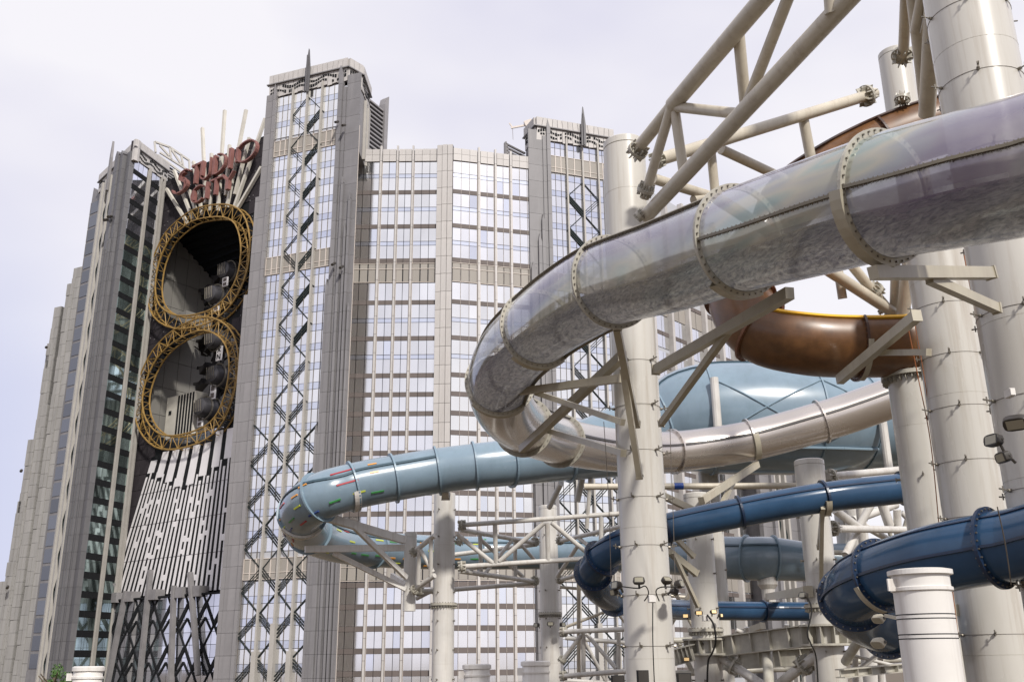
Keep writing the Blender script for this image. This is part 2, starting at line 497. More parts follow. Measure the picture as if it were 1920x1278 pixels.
# ============================================================ HOTEL WING (curved block of two faces)
FL = 4.15
def rows():
    bands, cells = [], []
    # lower block: below the first louvre floor
    zb = [15.9 - FL * k for k in range(0, 5)]
    for z in zb: bands.append((z - 1.0, z))
    for a, b in zip(zb[1:], zb[:-1]): cells.append((a, b - 1.0))
    cells.append((-3.0 - 0.0, zb[-1] - 1.0)) if zb[-1] - 1.0 > -3 else None
    zs = [21.6 + FL * k for k in range(10)]
    cells.append((20.2, 20.6))
    for z in zs: bands.append((z - 1.0, z))
    for a, b in zip(zs[:-1], zs[1:]): cells.append((a, b - 1.0))
    up = [zs[-1], 67.2, 75.4]
    for a, b in zip(up[:-1], up[1:]):
        bands.append((b - 1.0, b)); m = (a + b - 1.0) / 2
        cells.append((a, m - 0.5)); cells.append((m + 0.5, b - 1.0)); SP.append((m - 0.5, m + 0.5))
    cells.append((75.4, 79.4))
    bands.append((84.2, 85.2))
    top = [85.2, 93.4, 101.8]
    for a, b in zip(top[:-1], top[1:]):
        bands.append((b - 1.0, b)); m = (a + b - 1.0) / 2
        cells.append((a, m - 0.5)); cells.append((m + 0.5, b - 1.0)); SP.append((m - 0.5, m + 0.5))
    m = (101.8 + 109) / 2
    cells.append((101.8, m - 0.5)); cells.append((m + 0.5, 109)); SP.append((m - 0.5, m + 0.5))
    return bands, cells
SP = []
BANDS, CELLS = rows()
LOUV = [(16.2, 20.2), (79.6, 84.0)]

WL = Fac((-35.1, 200.2), (-16.5, 200.2))
WR = Fac((-12.9, 199.8), (5.6, 204.7))
hotel = thing('hotel_wing', 'broad pale hotel wing with pink granite piers and brown window bands between two lattice towers',
              'building', (-14, 205, GROUND))
colsf = [(0, .1), (.1, .2), (.2, .293), (.33, .413), (.413, .495), (.53, .61), (.61, .685), (.72, .813), (.813, .907), (.907, 1.0)]
piersf = [(.293, .33), (.495, .53), (.685, .72)]
def wing(F, cells, colsf, piersf, parent, Z1=109.0, skip=()):
    mb = MB(parent.location); mb.fbox(F, 0, F.L, GROUND, 112, -12, -0.35)
    mb.build('wall', 'back', parent)
    for i, (a, b) in enumerate(colsf):
        u0, u1 = a * F.L + 0.01, b * F.L - 0.01
        for z0, z1 in cells:
            if z1 - z0 < 1: continue
            F.piece('window_pane', 'pane_blue' if random.random() < .07 else 'pane', parent, u0, u1, z0 + .04, z1 - .04, -0.35, -0.2)
        for z0, z1 in BANDS:
            F.piece('spandrel_panel', 'band', parent, u0, u1, z0, z1, -0.35, -0.1)
        for z0, z1 in SP:
            F.piece('blue_spandrel', 'bluespan', parent, u0, u1, z0 + .08, z1 - .08, -0.35, -0.22)
        for z0, z1 in LOUV:
            F.piece('louvre_panel', 'louv', parent, u0 + .12, u1 - .12, z0 + .15, z1 - 1.35, -0.35, -0.15)
            F.piece('louvre_panel', 'louv', parent, u0 + .12, u1 - .12, z1 - 1.2, z1 - .1, -0.35, -0.15)
        F.piece('parapet_panel', 'granite', parent, a * F.L + .03, b * F.L - .03, Z1, 110.6, -0.35, 0.1)
        F.piece('parapet_panel', 'granite', parent, a * F.L + .03, b * F.L - .03, 110.66, 112.1, -0.35, 0.1)
    mb = MB(parent.location)
    for a, b in colsf:
        for e in (a, b):
            mb.fbox(F, e * F.L - .038, e * F.L + .038, GROUND, Z1, -0.34, -0.08)
    for z0, z1 in LOUV:
        for e in (z0, z1 - 1.3, z1):
            mb.fbox(F, 0, F.L, e - .06, e + .06, -0.34, -0.04)
    mb.build('mullion_grid', 'mull', parent)
    for a, b in piersf:
        mb = MB(parent.location)
        mb.fbox(F, a * F.L + .12, b * F.L - .12, GROUND, 112.9, -0.4, 0.32)
        mb.build('pier', 'granite', parent)
        mb = MB(parent.location)
        for z in frange(GROUND + 3, 112, FL):
            mb.fbox(F, a * F.L + .11, b * F.L - .11, z, z + .06, -0.4, 0.33)
        mb.build('pier_joint', 'slab_joint', parent)
wing(WL, CELLS, colsf, piersf, hotel)
wing(WR, CELLS, colsf, piersf, hotel)
# granite strip between the two faces, three panel widths
F = Fac((-16.5, 200.2), (-12.9, 199.8))
mb = MB(hotel.location); mb.fbox(F, 0, F.L, GROUND, 112.6, -10, 0.5); mb.build('strip_core', 'slab_joint', hotel)
for k in range(3):
    for z in frange(GROUND, 112.6, FL):
        F.piece('granite_panel', 'granite', hotel, k * F.L / 3 + .04, (k + 1) * F.L / 3 - .04, z + .04, min(z + FL - .04, 112.7), 0.4, 0.75 if k == 1 else 0.62)

# ============================================================ LATTICE TOWERS
def zigzag(F, mb_s, nodesL, nodesR):
    pass
def triple(mb, F, a, b, d, w=.34, gap=.62, fill=False):
    a = Vector(a); b = Vector(b); t = (b - a).normalized(); n = Vector((-t.y, t.x))
    for k in (-1, 0, 1):
        mb.fbar(F, a + n * gap * k, b + n * gap * k, w if not fill else w * 1.5, d, d + .12)
def single(mb, F, a, b, d, w=.3):
    mb.fbar(F, a, b, w, d, d + .12)

def crown(F, u0, u1, zb, parent, seamtilt=True, wavy=True, n=None):
    """stone crown: cornice panels over a frieze with black wavy fretwork"""
    L = u1 - u0
    n = n or max(3, int(L / 1.25))
    mb = MB(parent.location); mb.fbox(F, u0 + .05, u1 - .05, zb - .5, zb + 5.2, -1.4, -.1); mb.build('crown_core', 'slab_joint', parent)
    rs = random.Random(int(u0 * 10 + 99))
    e = [u0 + L * k / n for k in range(n + 1)]
    t = [rs.uniform(-.3, .5) if 0 < k < n else 0 for k in range(n + 1)]
    for k in range(n):
        a, b = e[k] + .045, e[k + 1] - .045
        mb = MB(parent.location)
        mb.fpoly(F, [(a, zb + 3.2), (b, zb + 3.2), (b + t[k + 1], zb + 5.4), (a + t[k], zb + 5.4)], -.1, .45)
        mb.build('cornice_panel', 'granite', parent)
        mb = MB(parent.location)
        low = zb - .55 + .35 * abs(math.sin(k * 1.3))
        mb.fpoly(F, [(a, low), (b, low + .12), (b + t[(k + 2) % n] * .5, zb + 2.95), (a + t[(k + 1) % n] * .5, zb + 2.95)], -.1, .12)
        mb.build('frieze_panel', 'granite', parent)
    mb = MB(parent.location); mb.fbox(F, u0 - .5, u1 + .3, zb + 2.95, zb + 3.2, -.1, .6); mb.build('cornice_ledge', 'slab', parent)
    if wavy:
        mb = MB(parent.location)
        for r, zz in enumerate((zb + 1.95, zb + .85)):
            m_ = int(L / .62)
            for k in range(m_):
                u = u0 + .4 + k * .62
                if u > u1 - .6 or rs.random() < .10: continue
                dz = .42 * math.sin(u * 1.05 + r * .6)
                s_ = .42 * math.cos(u * 1.05 + r * .6) * .5
                h = rs.uniform(.42, .85)
                mb.fpoly(F, [(u, zz + dz - h / 2 - s_ / 2), (u + .46, zz + dz - h / 2 + s_ / 2), (u + .46, zz + dz + h / 2 + s_ / 2), (u, zz + dz + h / 2 - s_ / 2)], .1, .2)
        o = mb.build('frieze_fretwork', 'black', parent, kind='stuff')

def ribbed_slab(F, parent, ribs, m='slab'):
    """ribs: (u0,u1,ztop,depth,pointed) stacked storey panels"""
    for u0, u1, zb, zt, d, pt in ribs:
        mb = MB(parent.location)
        mb.fbox(F, u0 + .08, u1 - .08, zb, zt - (.8 if pt else .02), -.4, d - .12); mb.build('slab_core', 'slab_joint', parent)
        z = zb
        while z < zt - .3:
            z2 = min(z + FL, zt)
            if zt - z2 < 1.2: z2 = zt
            if pt and z2 >= zt:
                mb = MB(parent.location)
                mb.fpoly(F, [(u0, z + .05), (u1, z + .05), (u1, z2 - 1.4), (u0 + (u1 - u0) * .35, z2 + .6), (u0, z2 - .9)], -.35, d)
                mb.build('stone_panel', m, parent)
            else:
                F.piece('stone_panel', m, parent, u0, u1, z + .05, z2, -.35, d)
            z = z2

def lattice_tower(F, parent, Zt, us, piers, cen, T, mirror=False, louvs=((16.3, 20.2), (79.8, 83.8), (108.2, 112.0)),
                  low_ok=(True, True), wideZ=50, pane='pane', rowsx=None):
    """us: pane column edges; piers: list of u; cen: index of the centre pier"""
    mb = MB(parent.location); mb.fbox(F, us[0], us[-1], GROUND, Zt, -2.5, -.35); mb.build('wall', 'back', parent)
    zs = frange(GROUND, Zt, FL)
    z = -4.85
    zz = []
    while z < Zt - 1: zz.append(z); z += FL
    ncol = len(us) - 1
    for i in range(ncol):
        for z in zz:
            z0, z1 = z + 1.5, min(z + FL, Zt)
            cuts = [(z0, z1)]
            for a, b in louvs:
                nc = []
                for p, q in cuts:
                    if q <= a or p >= b: nc.append((p, q)); continue
                    if p < a - .6: nc.append((p, a))
                    if q > b + .6: nc.append((b, q))
                cuts = nc
            for p, q in cuts:
                if q - p > .5: F.piece('window_pane', pane, parent, us[i] + .05, us[i + 1] - .05, p, q - .05, -.35, -.2)
            ok = all(not (z + .7 > a - .1 and z < b + .1) for a, b in louvs)
            if ok: F.piece('blue_spandrel', 'bluespan', parent, us[i] + .05, us[i + 1] - .05, z + .08, z + 1.42, -.35, -.22)
        for a, b in louvs:
            F.piece('louvre_panel', 'louv', parent, us[i] + .12, us[i + 1] - .12, a + .1, b - .1, -.35, -.12)
    mb = MB(parent.location)
    for e in us: mb.fbox(F, e - .035, e + .035, GROUND, Zt, -.34, -.08)
    mb.build('mullion_grid', 'wire', parent)
    mb = MB(parent.location)
    for a, b in louvs:
        for e in us: mb.fbox(F, e - .1, e + .1, a, b, -.33, 0)
        for e in (a, a + 1.2, b): mb.fbox(F, us[0], us[-1], e - .06, e + .06, -.33, -.02)
    mb.build('louvre_frame', 'mull', parent, kind='stuff')
    for k, p in enumerate(piers):
        mb = MB(parent.location); mb.fbox(F, p - .19, p + .19, GROUND, Zt + (1.2 if k != cen else 0), -.3, .5)
        mb.build('pier', 'pier', parent)
        mb = MB(parent.location); mb.fbox(F, p - .5, p + .5, GROUND, 8 if k == cen else 3, -.3, .8); mb.build('pier_base', 'pier', parent)
    # diamonds
    mbS = []
    p1, pc, p3 = piers[0], piers[cen], piers[-1]
    eL, eR = us[0], us[-1]
    z = T
    while z > GROUND:
        zt, zm, zb = z, z - FL, z - 2 * FL
        segs = [('s', (p1, zm), (pc, zt)), ('t', (p1, zm), (pc, zb)), ('s', (pc, zt), (p3, zm)), ('f', (pc, zb), (p3, zm))]
        if zt < wideZ:
            if low_ok[0]: segs += [('t', (eL, zt - 2 * FL), (p1, zm)), ('s', (eL, zt), (p1, zm))]
            if low_ok[1]: segs += [('s', (p3, zm), (eR, zt)), ('t', (p3, zm), (eR, zb))]
        for kind, a, b in segs:
            if mirror:
                def mm(q): 
                    return (p1 + p3 - q[0] if p1 - .01 <= q[0] <= p3 + .01 else (eL + eR - q[0]), q[1])
                a, b = mm(a), mm(b)
            mb = MB(parent.location)
            if kind == 's': single(mb, F, a, b, -.05, .2)
            elif kind == 't': triple(mb, F, a, b, -.05, w=.13, gap=.44)
            else: triple(mb, F, a, b, -.05, w=.14 if zt < 70 else .18, gap=.46, fill=(zt > 70))
            mb.build('lattice_brace', 'lattice', parent)
        z -= 2 * FL

def blade(parent, F, u, z0, z1, w, d, m='slab_l'):
    mb = MB(parent.location)
    mb.fpoly(F, [(u - w * .45, z0), (u + w * .45, z0), (u + w * .5, z0 + (z1 - z0) * .55), (u + w * .12, z1 - .3), (u, z1), (u - w * .35, z0 + (z1 - z0) * .6)], d - .25, d)
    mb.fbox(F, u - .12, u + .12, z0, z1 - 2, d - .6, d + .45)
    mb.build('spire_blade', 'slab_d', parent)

# --- tower A
FA = Fac((-53.9, 196.6), (-36.1, 190.0))
tA = thing('lattice_tower', 'tallest hotel tower with zigzag lattice and spire blade left of the granite wing', 'building', (-44, 200, GROUND))
usA = [1.15, 2.65, 4.0, 5.4, 7.3, 9.2, 11.1, 13.0, 14.45, 15.9, 17.3]
lattice_tower(FA, tA, 123.6, usA, [5.4, 9.2, 13.0], 1, 121.8)
mb = MB(tA.location); mb.fbox(FA, -.6, 12, GROUND, 122, -16, -2.7); mb.build('core', 'slab', tA)
ribbed_slab(FA, tA, [(-1.7, .35, GROUND, 124.4, .2, False), (-2.7, -1.75, GROUND, 99, .1, False), (-3.7, -2.75, GROUND, 76, .1, False), (.35, 1.15, GROUND, 126.2, .6, True)], 'slab_l')
ribbed_slab(FA, tA, [(17.35, 18.35, GROUND, 127.0, .7, True), (18.4, 19.2, GROUND, 122.0, .3, False), (16.6, 17.3, GROUND, 76, .6, True), (16.0, 16.6, GROUND, 45, .7, True),
                     (19.25, 19.8, GROUND, 99, .8, True), (20.3, 20.8, GROUND, 88, .55, True), (21.2, 21.7, GROUND, 95, .8, True), (22.0, 22.4, GROUND, 70, .6, True),
                     (19.25, 22.5, GROUND, 124.9, .1, False)])
mb = MB(tA.location); mb.fbox(FA, 17.4, 22.45, GROUND, 112, -.7, -.42); mb.build('reflection_plate', 'mull', tA)  # unseen pale plate added to brighten the reflection in the wing panes
crown(FA, -1.2, 19.2, 123.9, tA)
Fc = Fac(FA.pt(19.2, 0, .1), atZ(679.5, 127, 129).to_2d()); crown(Fc, 0.15, Fc.L, 123.9, tA, n=3)
pa = atZ(679.5, 127, 129).to_2d(); pb = atZ(693, 182, 127).to_2d()
Fd = Fac((pa.x, pa.y), (pb.x, pb.y)); crown(Fd, 0.1, Fd.L, 123.9, tA, n=6)
mb = MB(tA.location); mb.fbox(Fd, 0, Fd.L, 108, 124, -6, -.1); mb.build('side_wall', 'slab_l', tA)
mb = MB(tA.location); mb.fbox(Fd, Fd.L * .45, Fd.L * .55, 108, 123, -.1, .5); mb.fbox(Fd, Fd.L * .8, Fd.L, 108, 123, -.1, .4); mb.build('side_pier', 'pier', tA)
blade(tA, FA, 9.2, 122.5, 133.9, 1.3, .9)
# louvred screen behind
q0 = atY(691, 190, 203).to_2d(); q1 = atY(721, 200, 208).to_2d()
Fe = Fac((q0.x, q0.y), (q1.x, q1.y))
uu, zl = Fe.px(693, 184); u2, zr = Fe.px(720, 206)
mb = MB(tA.location); mb.fpoly(Fe, [(0, 100), (Fe.L, 100), (Fe.L, zr - .4), (0, zl - .4)], -1.6, -.6); mb.build('rear_screen_core', 'black', tA)
sl0 = (zr - zl) / Fe.L
for k in range(16):
    z = zl - .2 - k * 1.15
    if z + sl0 * Fe.L < 104: break
    mb = MB(tA.location); mb.fbar(Fe, (0, z), (Fe.L, z + sl0 * Fe.L), .42, -.6, -.1); mb.build('louvre_slat', 'slab_l', tA)
mb = MB(tA.location); u3, z3 = Fe.px(728, 182)
mb.fpoly(Fe, [(Fe.L - .1, 100), (Fe.L + .9, 100), (u3, z3), (Fe.L + .3, z3 - .9), (Fe.L - .1, z3 - 2.6)], -1.6, .3)
mb.build('rear_fin', 'slab_l', tA)
for u, z in ((18.1, 112.4), (19.9, 111.2), (19.1, 79), (21.0, 78)):
    p = FA.pt(u, z, 1.9); mb = MB(tA.location); mb.tube(p + Vector((.2, .6, .4)), p + Vector((-.1, -.9, -.6)), .28, n=10)
    mb.build('wall_lamp', 'lampblack', tA)

# --- tower C
FC = Fac((6.7, 205.0), (24.8, 211.2))
tC = thing('lattice_tower', 'shorter lattice tower with spire right of the granite wing, partly behind the front column', 'building', (18, 214, GROUND))
usC = [2.7, 4.1, 5.5, 6.9, 8.9, 10.9, 12.9, 14.9, 16.2, 17.5, 18.8]
lattice_tower(FC, tC, 117.2, usC, [6.9, 10.9, 14.9], 1, 107.5, mirror=True, louvs=((16.3, 20.2), (79.8, 83.8), (109.2, 113.4)))
mb = MB(tC.location); mb.fbox(FC, 4, 19.5, GROUND, 117, -14, -2.7); mb.build('core', 'slab', tC)
ribbed_slab(FC, tC, [(1.8, 2.7, GROUND, 121.5, .8, True), (.9, 1.8, GROUND, 118, .4, False), (.2, .9, GROUND, 97, .8, True),
                     (-2.6, 1.2, GROUND, 119.4, .1, False), (-.7, .1, GROUND, 92, .8, True), (-2.5, -1.2, GROUND, 85, .7, True)])
crown(FC, -.6, 19.3, 117.4, tC)
c0 = FC.pt(-.6, 0, 0).to_2d(); c1 = atZ(985, 262, 120).to_2d()
Fg = Fac((c1.x, c1.y), (c0.x, c0.y)); crown(Fg, 0, Fg.L - .15, 117.4, tC, n=6)
mb = MB(tC.location); mb.fbox(Fg, 0, Fg.L, 108, 117.5, -4, -.1); mb.build('side_wall', 'slab_l', tC)
blade(tC, FC, 10.9, 116.5, 127.0, 1.3, 1.5, 'slab')
# small roof screen + crane
F = Fac(atZ(948, 285, 114).to_2d(), atZ(985, 262, 120).to_2d())
for k in range(5): F.piece('louvre_slat', 'slab', tC, 0.3, F.L, 112.6 + k * .9, 112.95 + k * .9, -.5, 0)
mb = MB(tC.location); mb.fpoly(F, [(0, 110), (1, 110), (1, 115.3), (.3, 117), (0, 116.5)], -.6, 0); mb.build('rear_fin', 'slab_l', tC)
cr_ = thing('roof_crane', 'thin maintenance crane jib reaching out from the roof of the shorter lattice tower', 'crane', atY(995, 232, 212))
def cp(x, y): return atY(x, y, 212)
mb = MB(cr_.location); mb.beam(cp(996, 233), cp(958, 240), .3, .45); mb.build('jib', 'mull', cr_)
mb = MB(cr_.location); mb.beam(cp(961, 239), cp(955, 231), .25, .3); mb.build('jib_tip', 'mull', cr_)
mb = MB(cr_.location); mb.beam(cp(998, 229), cp(984, 234), 1.2, 1.4); mb.beam(cp(998, 228), cp(1000, 262), .6, .6); mb.build('crane_body', 'mull', cr_)
mb = MB(cr_.location); mb.tube(cp(961, 240), cp(962, 262), .05, n=6); mb.build('hoist_line', 'wire', cr_)
# --- receding wing D
FD = Fac((27.5, 213.5), (64, 254))
tD = thing('hotel_rear_wing', 'receding pale wing with brown bands seen between the slides, right of the shorter tower', 'building', (45, 240, GROUND))
n = 7
cf, pf = [], []
for k in range(n):
    a = k / n
    cf += [(a + .018, a + .05), (a + .05, a + .088), (a + .088, a + 1 / n)]
    pf += [(a, a + .018)]
cellsD = [(a, b) for a, b in CELLS if b < 86 and b - a > 1]
_cells = CELLS
def wingD():
    F = FD; parent = tD
    mb = MB(parent.location); mb.fbox(F, -6, F.L, GROUND, 112, -12, -0.35); mb.build('wall', 'back', parent)
    for i, (a, b) in enumerate(cf[:15]):
        for z0, z1 in cellsD: F.piece('window_pane', 'pane', parent, a * F.L + .1, b * F.L - .1, z0, z1, -.35, -.2)
    for i, (a, b) in enumerate(cf):
        for z0, z1 in BANDS:
            if z1 < 86: F.piece('spandrel_panel', 'band', parent, a * F.L + .1, b * F.L - .1, z0, z1, -.35, -.1)
        for z0, z1 in LOUV: F.piece('louvre_panel', 'louv', parent, a * F.L + .15, b * F.L - .15, z0, z1, -.35, -.12)
    mb = MB(parent.location)
    for a, b in cf[15:]:
        for z0, z1 in cellsD: mb.fbox(F, a * F.L + .1, b * F.L - .1, z0, z1, -.35, -.2)
    mb.build('far_window_pane', 'pane', parent, kind='stuff')
    for a, b in pf:
        mb = MB(parent.location); mb.fbox(F, a * F.L, b * F.L, GROUND, 112.5, -.4, 1.0); mb.build('pier', 'granite', parent)
wingD()
# --- far right tower behind the slides
q0 = atZ(1430, 900, 45).to_2d()
FE = Fac((62, 243), (84, 262))
tE = thing('ribbed_tower', 'grey ribbed stone tower with pale piers seen low between the slides, beyond the receding wing', 'building', (70, 258, GROUND))
mb = MB(tE.location); mb.fbox(FE, 0, 24, GROUND, 62, -10, -.4); mb.build('wall', 'slab', tE)
ribbed_slab(FE, tE, [(-3, .8, GROUND, 62, .8, False), (.8, 2, GROUND, 62, 1.6, False), (8, 12, GROUND, 62, .3, False), (12, 13, GROUND, 62, 1.2, False), (13, 20, GROUND, 60, .1, False)], 'slab')
for u in (2.6, 5.0, 7.4):
    mb = MB(tE.location); mb.fbox(FE, u, u + .8, GROUND, 61, -.4, 1); mb.build('pier', 'pier', tE)
for z in frange(-4, 60, 2 * FL):
    mb = MB(tE.location); mb.fbar(FE, (3.2, z), (5.0, z + 4), .9, -.2, .4); mb.fbar(FE, (5.6, z + 4), (7.4, z), .9, -.2, .4); mb.build('lattice_brace', 'lattice', tE)

# --- tower L (left)
def prism(t, foot, z0, z1, m, name='core'):
    mb = MB(t.location); n = len(foot)
    mb.add([(x, y, z0) for x, y in foot] + [(x, y, z1) for x, y in foot], [tuple(reversed(range(n))), tuple(range(n, 2 * n))] + [(i, (i + 1) % n, n + (i + 1) % n, n + i) for i in range(n)])
    return mb.build(name, m, t)
tL = thing('lattice_tower', 'left hotel tower with grey stone fins and green glass bays beside the dark ride wall', 'building', (-108, 256, GROUND))
FR_ = Fac((-103.2, 241.5), (-99.2, 255.0))
usL = [0.5, 2.2, 3.9, 5.6, 8.0, 9.8, 11.6]
prism(tL, [(-103.25, 242.2), (-99.6, 255.1), (-112, 262), (-120.4, 261.4)], GROUND, 133.4, 'slab_joint', 'wall')
for i, (a, b) in enumerate([(0.5, 2.4), (2.4, 4.3), (4.3, 6.2), (8.2, 10.1), (10.1, 12.0)]):
    z = GROUND
    while z < 132:
        FR_.piece('window_pane', 'pane_grey' if z > 108 else 'pane_dark', tL, a + .06, b - .06, z + 1.5, min(z + 4.4, 133.4), -.35, -.15)
        FR_.piece('spandrel_panel', 'black', tL, a + .06, b - .06, z + .05, z + 1.42, -.35, -.2)
        z += 4.5
for a, b, d in ((6.5, 7.6, .2), (12.1, 12.6, .3), (13.5, 14.0, .3)):
    mb = MB(tL.location); mb.fbox(FR_, a, b, GROUND, 134, -.4, d); mb.build('pier', 'pier', tL)
crown(FR_, -.3, FR_.L + .6, 133.6, tL, n=10)
FLf = Fac((-121.0, 261.2), (-103.2, 241.5))
LL = FLf.L
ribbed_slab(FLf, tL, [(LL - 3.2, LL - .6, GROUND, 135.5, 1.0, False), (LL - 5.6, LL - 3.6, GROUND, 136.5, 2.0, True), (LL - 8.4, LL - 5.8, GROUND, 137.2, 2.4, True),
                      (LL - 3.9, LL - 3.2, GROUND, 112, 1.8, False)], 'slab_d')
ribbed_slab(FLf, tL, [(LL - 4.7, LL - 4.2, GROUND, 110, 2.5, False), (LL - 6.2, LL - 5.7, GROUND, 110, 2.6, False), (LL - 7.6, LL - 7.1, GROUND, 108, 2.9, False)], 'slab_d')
crown(FLf, 0, LL - .1, 133.2, tL, n=16)
prism(tL, [(-103.9, 241.3), (-103.1, 240.9), (-102.5, 241.6), (-102.3, 242.6), (-103.4, 243.0)], 132.6, 139.0, 'granite', 'corner_post')
for u in (15.6, 11.8, 8.2):
    u = LL - u * 1.0
for u in (LL - 10.2, LL - 13.4, LL - 16.8, LL - 19.6):
    mb = MB(tL.location); mb.fbox(FLf, u - .5, u + .5, GROUND, 133, -.3, 1.5); mb.build('pier', 'pier', tL)
z = 126
while z > 0:
    for k, (a, b) in enumerate(((LL - 12.9, LL - 10.7), (LL - 16.3, LL - 13.9))):
        mb = MB(tL.location)
        mb.fbar(FLf, (a, z - 4), (b, z), 1.0 if k == 0 else .5, .2, 1.2)
        mb.fbar(FLf, (a, z - 4), (b, z - 8.3), .5, .2, 1.2)
        mb.build('lattice_brace', 'lattice', tL)
    z -= 8.6
for zz_ in (100, 16):
    for a in (LL - 12.6, LL - 16.0):
        FLf.piece('louvre_panel', 'louv', tL, a, a + 1.9, zz_, zz_ + 8, -.2, .4)
mb = MB(tL.location)
mb.fpoly(FLf, [(LL - 13.9, 128), (LL - 12.9, 128), (LL - 12.5, 138), (LL - 13.1, 143.5), (LL - 13.8, 138.5)], 1.6, 2.2); mb.build('spire_blade', 'slab_l', tL)
for u in (LL - 4.6, LL - 7.2):
    p = FLf.pt(u, 116.5, 2.9); mb = MB(tL.location); mb.tube(p + Vector((0, .8, .4)), p + Vector((-.2, -1, -.6)), .4, n=10); mb.build('wall_lamp', 'lampblack', tL)
# rooftop frame behind crown
fr = thing('rooftop_frame', 'white latticed rooftop sign frame rising behind the crown of the left tower', 'roof structure', (-97, 258, 139))
F = Fac(atY(290, 262, 258).to_2d(), (atY(352, 300, 262)).to_2d())
def fp(x, y): return F.px(x, y)
for a, b in (((290, 265), (318, 275)), ((318, 275), (355, 300)), ((300, 285), (352, 318)), ((290, 265), (292, 285)), ((318, 275), (322, 300)),
             ((340, 290), (344, 312)), ((300, 272), (318, 292)), ((322, 280), (342, 310)), ((296, 290), (350, 330)), ((355, 300), (356, 325))):
    mb = MB(fr.location); mb.fbar(F, fp(*a), fp(*b), .55, -.6, 0); mb.build('frame_bar', 'pier', fr)
mb = MB(fr.location); mb.fpoly(F, [fp(304, 300), fp(352, 332), fp(352, 350), fp(304, 322)], -3, -1); mb.build('plant_box', 'slab_l', fr)
for k in range(4):
    mb = MB(fr.location); mb.fbar(F, fp(304, 303 + k * 5), fp(345, 329 + k * 5), .25, -1, -.8); mb.build('slat', 'slab_joint', fr)

# --- glass-faced slab left of tower L, and stepped masonry tower
sl_ = thing('slab_tower', 'narrow dark glass slab with pointed top between left tower and stepped stone tower', 'building', (-126, 268, GROUND))
FS = Fac((-133, 271.5), (-122.8, 264.5))
mb = MB(sl_.location)
u0, _ = FS.px(166, 420); u1, _ = FS.px(188, 400); um, zt = FS.px(176, 352)
mb.fpoly(FS, [(u0 - .6, GROUND), (u1 + 3.5, GROUND), (u1 + 3, 95), (u1, 110), (u1, zt - 3.6), (um, zt), (u0, zt - 4.2), (u0, 90), (u0 - .6, 70)], -5, 0)
mb.build('wall', 'slab', sl_)
for z in frange(0, 131, 4.4):
    FS.piece('window_pane', 'pane_slate', sl_, um + .2, u1 - .15, z + .5, z + 4.1, -.1, .12)
    FS.piece('stone_panel', 'slab', sl_, u0 + .1, um - .1, z + .05, z + 4.3, -.1, .2)
mt = thing('stepped_tower', 'weathered beige stepped stone tower at the far left edge of the hotel', 'building', (-132, 275, GROUND))
FM = Fac((-150, 282), (-126, 271))
steps = [((92, 650), 96, 116), ((82, 760), 84, 0), ]
prof = [(140, 503, 152), (129, 533, 142), (105, 577, 131), (93, 645, 120), (82, 760, 108), (59, 825, 92), (40, 940, 76), (22, 1054, 60), (8, 1090, 40), (-12, 1150, 26)]
for k, (x, y, xr) in enumerate(prof):
    ul, zt = FM.px(x, y); ur, _ = FM.px(xr, y)
    ur = ul + 2.6
    if k == 0: ur = ul + 6
    mb = MB(mt.location); mb.fbox(FM, ul, ur, GROUND, zt, -8 - .2 * k, .15 * k - .1); mb.build('stone_tier', 'slab_joint', mt)
    z = zt
    while z > GROUND:
        hh = 3.3 + .5 * (k % 2)
        FM.piece('stone_block', 'masonry', mt, ul - .05, ul + 1.28, max(z - hh, GROUND), z - .08, -1.2, .15 * k + (.35 if (int(z) % 3) else .2))
        FM.piece('stone_block', 'masonry', mt, ul + 1.34, ur, max(z - hh, GROUND), z - .08, -1.2, .15 * k + .25)
        z -= hh
for k, (x, y) in enumerate(((55, 884), (101, 655), (30, 1100))):
    p, z = FM.px(x, y); q = FM.pt(p, z, 2.6); mb = MB(mt.location); mb.tube(q, q + Vector((.5, -1.2, -.5)), .4, n=10); mb.build('wall_lamp', 'lampblack', mt)

# ============================================================ FIGURE-EIGHT RIDE WALL
W = Fac((-95, 253), (-66, 232))
ride = thing('ride_wall', 'dark clad wall with a figure eight opening between the two left towers', 'building', (-84, 250, GROUND))
up_c = [(335, 440), (370, 412), (405, 402), (440, 402), (463, 418), (474, 460), (470, 510), (455, 550), (430, 582), (395, 602), (345, 608), (310, 590), (298, 555), (303, 505), (318, 465)]
lo_c = [(388, 612), (340, 634), (305, 668), (282, 715), (274, 760), (283, 800), (310, 828), (350, 831), (400, 814), (430, 782), (448, 730), (453, 680), (444, 640), (420, 617)]
upW = [Vector(W.px(x, y)) for x, y in up_c]
loW = [Vector(W.px(x, y)) for x, y in lo_c]
def smooth_loop(P, n):
    out = []
    m = len(P)
    for i in range(n):
        t = i * m / n; k = int(t); f = t - k
        a, b, c, d = P[(k - 1) % m], P[k % m], P[(k + 1) % m], P[(k + 2) % m]
        out.append(.5 * ((2 * b) + (c - a) * f + (2 * a - 5 * b + 4 * c - d) * f * f + (3 * b - a - 3 * c + d) * f ** 3))
    return out
upS = smooth_loop(upW, 42); loS = smooth_loop(loW, 42)
def inside(p, poly):
    c = False; j = len(poly) - 1
    for i in range(len(poly)):
        a, b = poly[i], poly[j]
        if (a.y > p[1]) != (b.y > p[1]) and p[0] < (b.x - a.x) * (p[1] - a.y) / (b.y - a.y) + a.x: c = not c
        j = i
    return c
mb = MB(ride.location)
cs = 1.0
for i in range(-9, 46):
    for j in range(14, 134):
        u, z = i + .5, j + .5
        if inside((u, z), upS) or inside((u, z), loS): continue
        if 84 < z < 97 and 10 < u < 24: continue
        mb.fbox(W, i, i + 1, j, j + 1, -1.2, -.02)
